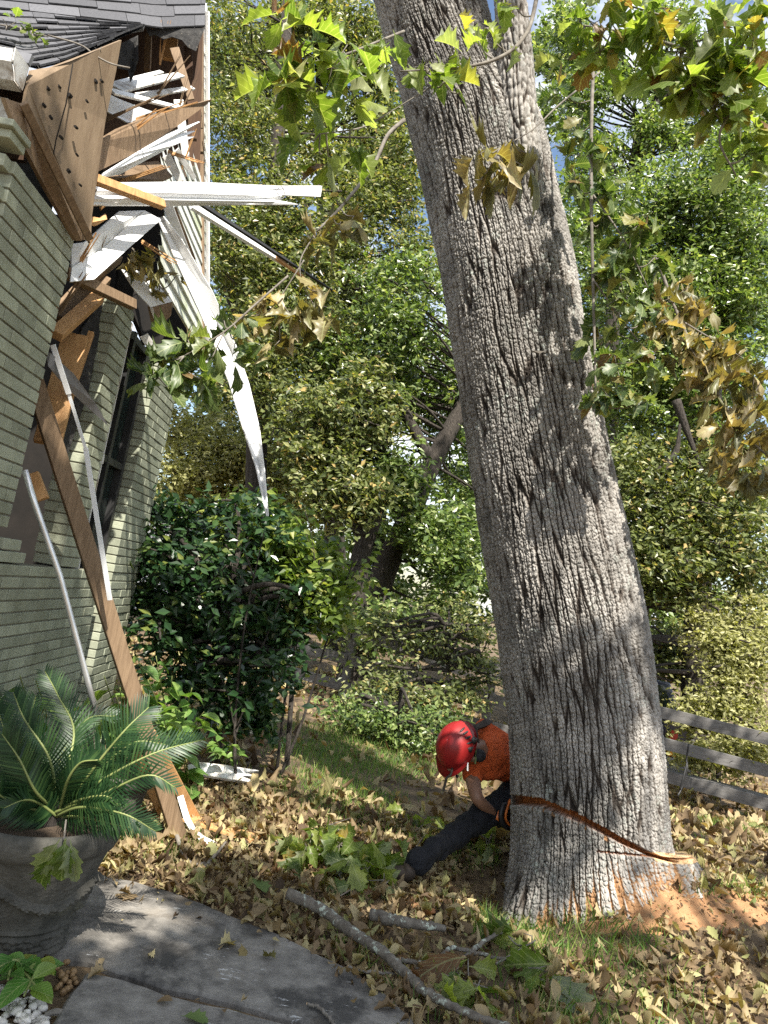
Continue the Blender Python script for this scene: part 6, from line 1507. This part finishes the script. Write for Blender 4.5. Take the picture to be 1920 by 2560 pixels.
tree('olive_tree', 'tall olive-leaved tree right beside the house corner', [(640, 1720, 14.5), (640, 1300, 14.5), (650, 900, 14.6), (690, 400, 15), (720, 0, 15.3)], [[(650, 900, 14.6), (560, 700, 14.5), (540, 500, 14.5)], [(660, 700, 14.7), (760, 520, 14.8), (820, 420, 15)]],
     [(600, 560, 13.8, 140, 180, 1.2, 2.2), (690, 720, 13.8, 160, 170, 1.2, 2.2), (590, 330, 14.2, 110, 160, 1.1, 1.6), (570, 90, 14.6, 110, 150, 1.2, 1.6), (680, 950, 13.5, 150, 150, 1, 1.8), (820, 620, 14.0, 120, 110, 1, 1.2), (800, 860, 13.6, 120, 120, 1, 1.3), (720, 480, 14.2, 90, 90, .9, .8), (930, 500, 14.8, 90, 120, 1, 1.3), (1005, 430, 15, 60, 140, .8, 1.3), (1020, 640, 14.6, 70, 110, .8, 1)], 25000, .115, 'treeA', trunk_r=.26)
tree('pale_tree', 'pale green tree top between the house and the oak trunk', [(840, 1700, 19), (830, 1200, 19), (810, 600, 19), (800, 100, 19)], [[(810, 600, 19), (920, 460, 19), (960, 300, 19)]],
     [(780, 60, 18.2, 150, 90, 1.5, 1.8), (920, 130, 18.5, 90, 110, 1.2, 1.1), (890, 440, 18, 110, 90, 1.2, 1.2), (740, 330, 18, 90, 110, 1.2, .9), (940, 300, 18.5, 80, 110, 1.2, .9), (700, 130, 18.2, 80, 110, 1.2, .7), (900, 760, 17.5, 130, 150, 1.3, 1.3), (640, 250, 18.2, 60, 150, 1.2, .6)], 21000, .15, 'treeA', trunk_r=.3)
tree('thicket_tree', 'brownish thicket tree behind the hanging white fascia point', [(560, 1640, 17), (560, 1400, 17), (590, 1150, 17)], [[(560, 1400, 17), (470, 1200, 17)], [(570, 1300, 17), (680, 1180, 17)]],
     [(520, 1130, 16.4, 120, 110, 1, 1.2), (640, 1180, 16.2, 130, 120, 1, 1.2), (460, 1210, 16.4, 70, 90, 1, .7), (740, 1230, 16, 110, 120, 1, 1), (420, 1050, 17, 60, 90, 1, .5)], 12000, .12, 'treeC', trunk_r=.12, twigs=130)
tree('broad_tree', 'broad bright green tree right of the oak trunk', [(1760, 1700, 13.5), (1750, 1300, 13.5), (1740, 900, 13.5), (1720, 560, 13.5)], [[(1740, 900, 13.5), (1860, 700, 13.3), (1900, 600, 13.3)], [(1740, 1000, 13.5), (1600, 800, 13.4), (1560, 640, 13.4)]],
     [(1650, 520, 12.8, 140, 130, 1, 1.6), (1800, 480, 12.6, 150, 150, 1, 2), (1850, 680, 12.4, 130, 170, 1, 2), (1700, 720, 12.5, 150, 160, 1, 2), (1560, 660, 12.9, 100, 140, 1, 1), (1620, 960, 12.6, 150, 150, 1, 1.8), (1790, 930, 12.4, 150, 160, 1, 1.9), (1880, 370, 12.8, 80, 80, .8, .7)], 29000, .105, 'treeB', trunk_r=.26)
tree('yellowing_tree', 'mixed yellow-green tree low on the right behind the fence', [(1600, 1700, 12.5), (1610, 1450, 12.5), (1640, 1250, 12.5)], [[(1690, 1000, 11.5), (1722, 1090, 11.5), (1762, 1195, 11.5)], [(1650, 1180, 11.5), (1690, 1130, 11.5), (1700, 1060, 11.5)], [(1610, 1450, 12.5), (1740, 1300, 12.4)], [(1610, 1450, 12.5), (1530, 1300, 12.4)]],
     [(1620, 1200, 11.9, 150, 120, .9, 1.5), (1790, 1230, 11.7, 150, 140, .9, 1.6), (1700, 1400, 11.4, 160, 120, .8, 1.5), (1560, 1380, 11.6, 90, 130, .7, 1), (1880, 1400, 11.3, 90, 130, .7, .9), (1660, 1630, 14.2, 120, 90, .6, 1.2), (1820, 1600, 14.2, 110, 100, .6, .9)], 18000, .105, 'treeA', trunk_r=.16, twigs=110)
tree('dry_shrub', 'pale dry shrub spilling over the fence rails on the right', [(1800, 1960, 10.6), (1800, 1780, 10.6), (1800, 1640, 10.6)], [], [(1830, 1620, 10.7, 80, 90, .4, 1.2), (1850, 1680, 10.4, 110, 110, .4, 1.4), (1790, 1780, 10.3, 120, 60, .3, 1), (1890, 1860, 9.7, 60, 50, .3, .5), (1790, 1890, 9.8, 110, 35, .25, .8), (1880, 1560, 10.7, 70, 90, .4, .7), (1770, 1560, 11, 60, 70, .4, .4)], 9000, .075, 'treeC', 'shrubs along the fence', 'shrub', .04, 80)
tree('dry_shrub', 'olive dry shrub in front of the fence left of the sawyer', [(1120, 1800, 10.2), (1120, 1700, 10.2), (1110, 1560, 10.2)], [], [(1010, 1600, 10.3, 130, 90, .5, 1.0), (1150, 1580, 10.4, 120, 100, .5, 1.2), (1080, 1740, 9.8, 130, 50, .4, .8), (930, 1730, 9.9, 120, 50, .4, .6), (1190, 1690, 10.1, 70, 80, .4, .6), (900, 1560, 10.6, 80, 80, .4, .5)], 3000, .08, 'treeA', 'shrubs along the fence', 'shrub', .03, 40)
tree('low_shrub', 'grey-green low shrub on the bank behind the red helmet', [(1000, 1880, 8.4), (1000, 1830, 8.4), (1000, 1780, 8.4)], [], [(960, 1810, 8.4, 90, 45, .35, 1), (1050, 1830, 8.2, 90, 60, .35, 1), (870, 1790, 8.7, 80, 35, .3, .6)], 1700, .07, 'treeB', 'shrubs along the fence', 'shrub', .015, 30)
tree('fork_tree', 'tree with a slanting bare limb against the sky at the upper right', [(1500, 1650, 16), (1520, 1200, 16), (1540, 700, 16), (1640, 250, 16)], [[(1540, 700, 16), (1600, 320, 15.6), (1660, 240, 15.6), (1720, 100, 15.6)], [(1660, 240, 15.6), (1580, 200, 15.6), (1500, 160, 15.6)], [(1640, 250, 16), (1650, 130, 16), (1640, 20, 16)]],
     [(1460, 240, 15.2, 60, 90, .8, .7), (1570, 210, 15.2, 70, 50, .7, .6), (1680, 60, 15.4, 90, 60, .8, .8), (1430, 90, 15.4, 60, 80, .8, .6), (1850, 200, 15, 90, 100, .9, 1), (1740, 340, 15, 120, 50, .8, .9), (1500, 420, 15, 90, 80, .8, .9), (1640, 320, 15.2, 70, 30, .6, .4)], 11000, .12, 'treeB', trunk_r=.24, twigs=90)
# the deeper wood: loose big crowns closing the gaps, sky left open in two places
for lab, px, d, spec in (('far dark green tree behind the pale tree', 950, 25, [(930, 1000, 25, 200, 260, 2, 2), (760, 1080, 25, 170, 220, 2, 2), (900, 1380, 24, 200, 200, 2, 2), (1020, 1560, 24, 180, 120, 2, 1), (1180, 1300, 24, 110, 300, 2, 1.6), (1150, 1000, 24, 90, 200, 2, .8)]),
                         ('far dark green tree behind the house corner', 600, 26, [(560, 900, 26, 130, 220, 2, 1.4), (640, 620, 26, 150, 170, 2, 1.2), (480, 1300, 24, 170, 150, 2, 1.2), (560, 200, 27, 100, 170, 2, .8), (700, 820, 26, 150, 150, 2, 1)]),
                         ('far dark green tree behind the broad tree', 1750, 24, [(1600, 1120, 24, 170, 240, 2, 2), (1800, 1180, 23, 170, 260, 2, 2), (1650, 740, 24, 170, 170, 2, 1.6), (1850, 700, 24, 130, 260, 2, 1.6), (1700, 1520, 22, 240, 130, 2, 1.4)]),
                         ('far dark green tree low behind the fork tree', 1480, 26, [(1400, 180, 26, 90, 190, 2, .8), (940, 380, 26, 130, 160, 2, 1), (1440, 620, 26, 120, 200, 2, 1), (1480, 1000, 25, 130, 260, 2, 1.4), (1500, 1420, 24, 150, 180, 2, 1.2)])):
    tree('far_tree', lab, [(px, 1600, d), (px, 1300, d), (px + 20, 900, d)], [], spec, 13500, .26, 'treeB', 'trees deep in the wood', trunk_r=.3, twigs=30)

# ================================================================== unseen shade tree behind the right shoulder, crown shaped to dapple the yard
LIT = [  # parts of the yard the sun reaches, as (px, py, radius)
    (1480, 1060, 75), (1640, 2030, 60), (1280, 800, 40), (1060, 130, 70), (1180, 300, 60), (1290, 250, 60), (1000, 60, 60), (1330, 450, 40), (1230, 620, 35), (1180, 900, 30), (1560, 1400, 30),
    (1620, 2110, 40), (1330, 1480, 25), (230, 2262, 55), (300, 2290, 40)]
SH = []
def tgt(P, w=1.0):
    for p in P:
        x, y = proj(p)
        if any((x - a) ** 2 + (y - c) ** 2 < r * r for a, c, r in LIT): continue
        if rng.random() < w: SH.append(np.array(p, float))
tgt([AX[i] + RAD[i] * (math.cos(a) * ea + math.sin(a) * eb) for i in range(60, 1290, 42) for a in (-2.7, -2.3, -1.9, -1.5, -1.1, -.7, -.3)], .95)
tgt([on_ground(x, y, .03) for x in range(-200, 1300, 85) for y in range(2190, 2700, 62)], .85)
tgt([at(x, y, D0 - .05) for x in range(-60, 420, 70) for y in range(1760, 2380, 70)], .85)
tgt([at(x, y, 5.05) for x in range(1080, 1290, 45) for y in range(1790, 2200, 50)], 1.0)
tgt([wp(y, z, -.02) for y in np.arange(2.6, 5.0, .24) for z in np.arange(.3, 1.6, .22)], .62)
tgt([wp(y, z, -.02) for y in np.arange(2.7, 3.5, .2) for z in np.arange(1.6, 3.1, .22)], .62)
tgt([on_ground(x, y, 0) for x in range(500, 1900, 80) for y in range(2130, 2560, 48)], .5)
tgt([at(x, y, 6.0) for x in range(300, 760, 62) for y in range(1320, 1850, 66)], .35)
tgt([at(x, y, 3.9) for x in range(1440, 1640, 60) for y in range(420, 1020, 70)], .75)
tgt([on_ground(x, y, 0) for x in range(520, 1040, 70) for y in range(1960, 2140, 40)], .45)
tgt([fpt(x, dz) for x in range(640, 2000, 48) for dz in (0, .2, .4, .6, .8)], .5)
tgt([at(x, y, 12.6) for x, y in ((950, 1460), (985, 1380), (1020, 1300), (1050, 1230), (1080, 1160), (1120, 1080), (1165, 1000), (890, 1480), (905, 1380), (930, 1300))], 1.0)
tgt([on_ground(x, y, 0) for x in range(560, 1250, 70) for y in range(1700, 1960, 36)], .35)
SH = np.array(SH)
shade = empty('unseen_shade_tree', (5.2, -5.5, 0), 'tall unseen shade tree behind the photographer, its crown shaped to dapple the yard', 'tree')
cs = []
for p in SH:
    for _ in range(1):
        t_ = rng.uniform(7.0, 10.5)
        c = p + SUN_DIR * t_
        x, y = proj(c) if ((c - CAM) @ _f) > .1 else (-9999, -9999)
        if -100 < x < 2020 and -100 < y < 2660: c = p + SUN_DIR * 12
        cs.append(c)
cs = np.array(cs)
# gaps in the crown where the photograph shows sun patches
LIT3 = []
for a, c_, r in LIT:
    if 2180 < c_ or (a < 760 and c_ > 2000): p = on_ground(a, c_, 0)
    else:
        p = at(a, c_, TY - .45)
    LIT3.append((p, r / FPX * p[1] + .24))
for a, c_, d_, r in ((780, 170, 2.6, .22), (1680, 120, 2.7, .45), (1850, 250, 2.7, .3), (1130, 150, 2.85, .15), (1500, 60, 2.8, .3), (480, 880, 3.8, .2), (1780, 900, 4.0, .3), (590, 930, 4.55, .35), (560, 860, 4.45, .3), (630, 1080, 4.6, .3), (600, 475, 4.4, .3), (470, 700, 4.3, .3), (420, 480, 4.1, .3), (260, 640, 3.7, .3), (1665, 1760, 11.5, .6), (1500, 1500, 4.3, .25), (420, 1750, 5.0, .2), (360, 1500, 5.9, .2), (700, 1450, 6.3, .3)): LIT3.append((at(a, c_, d_), r))
for a, c_, r in ((620, 1830, .5), (800, 1880, .5), (930, 1950, .4), (1760, 2100, .4), (1860, 2160, .4), (1700, 2280, .3), (1850, 2330, .25), (1300, 2330, .2), (1600, 2480, .22), (1780, 2500, .2), (1200, 2240, .15), (700, 2150, .22), (1000, 2300, .15), (1450, 2400, .15), (560, 2090, .2), (420, 2090, .12)): LIT3.append((on_ground(a, c_, 0), r))
kp = np.ones(len(cs), bool)
for p, r in LIT3:
    v = cs - p; s_ = v @ SUN_DIR; kp &= ~((np.linalg.norm(v - s_[:, None] * SUN_DIR, axis=1) < r + .10) & (s_ > 0))
cs = cs[kp]
nl = 34
P = (cs[:, None, :] + rng.normal(0, .105, (len(cs), nl, 3))).reshape(-1, 3)
n = len(P); d = rng.normal(0, 1, (n, 3)); nn = np.c_[rng.normal(0, .6, n), rng.normal(-.4, .6, n), np.full(n, .8)]
join_np('crown', [(OAKS[0], P, frames_dir(d, nn), rng.uniform(.10, .17, n), rng.random(n))], 'treeB', shade)
b = MB(); tk = catmull([(5.2, -5.5, -.1), (5.0, -5.3, 3), (4.6, -4.9, 6), (4.2, -4.4, 9)], 6); b.tube(tk, list(np.linspace(.35, .12, len(tk))), 14)
for i in rng.permutation(len(cs))[:45]:
    o_ = tk[int(rng.integers(8, len(tk)))]; b.tube(catmull([o_, (np.asarray(o_) + cs[i]) / 2 + np.array([0, 0, .3]), cs[i]], 4), list(np.linspace(.03, .006, 9)), 5)
b.build('trunk', M['bark2'], shade, smooth=True)
print('shade clumps', len(cs))
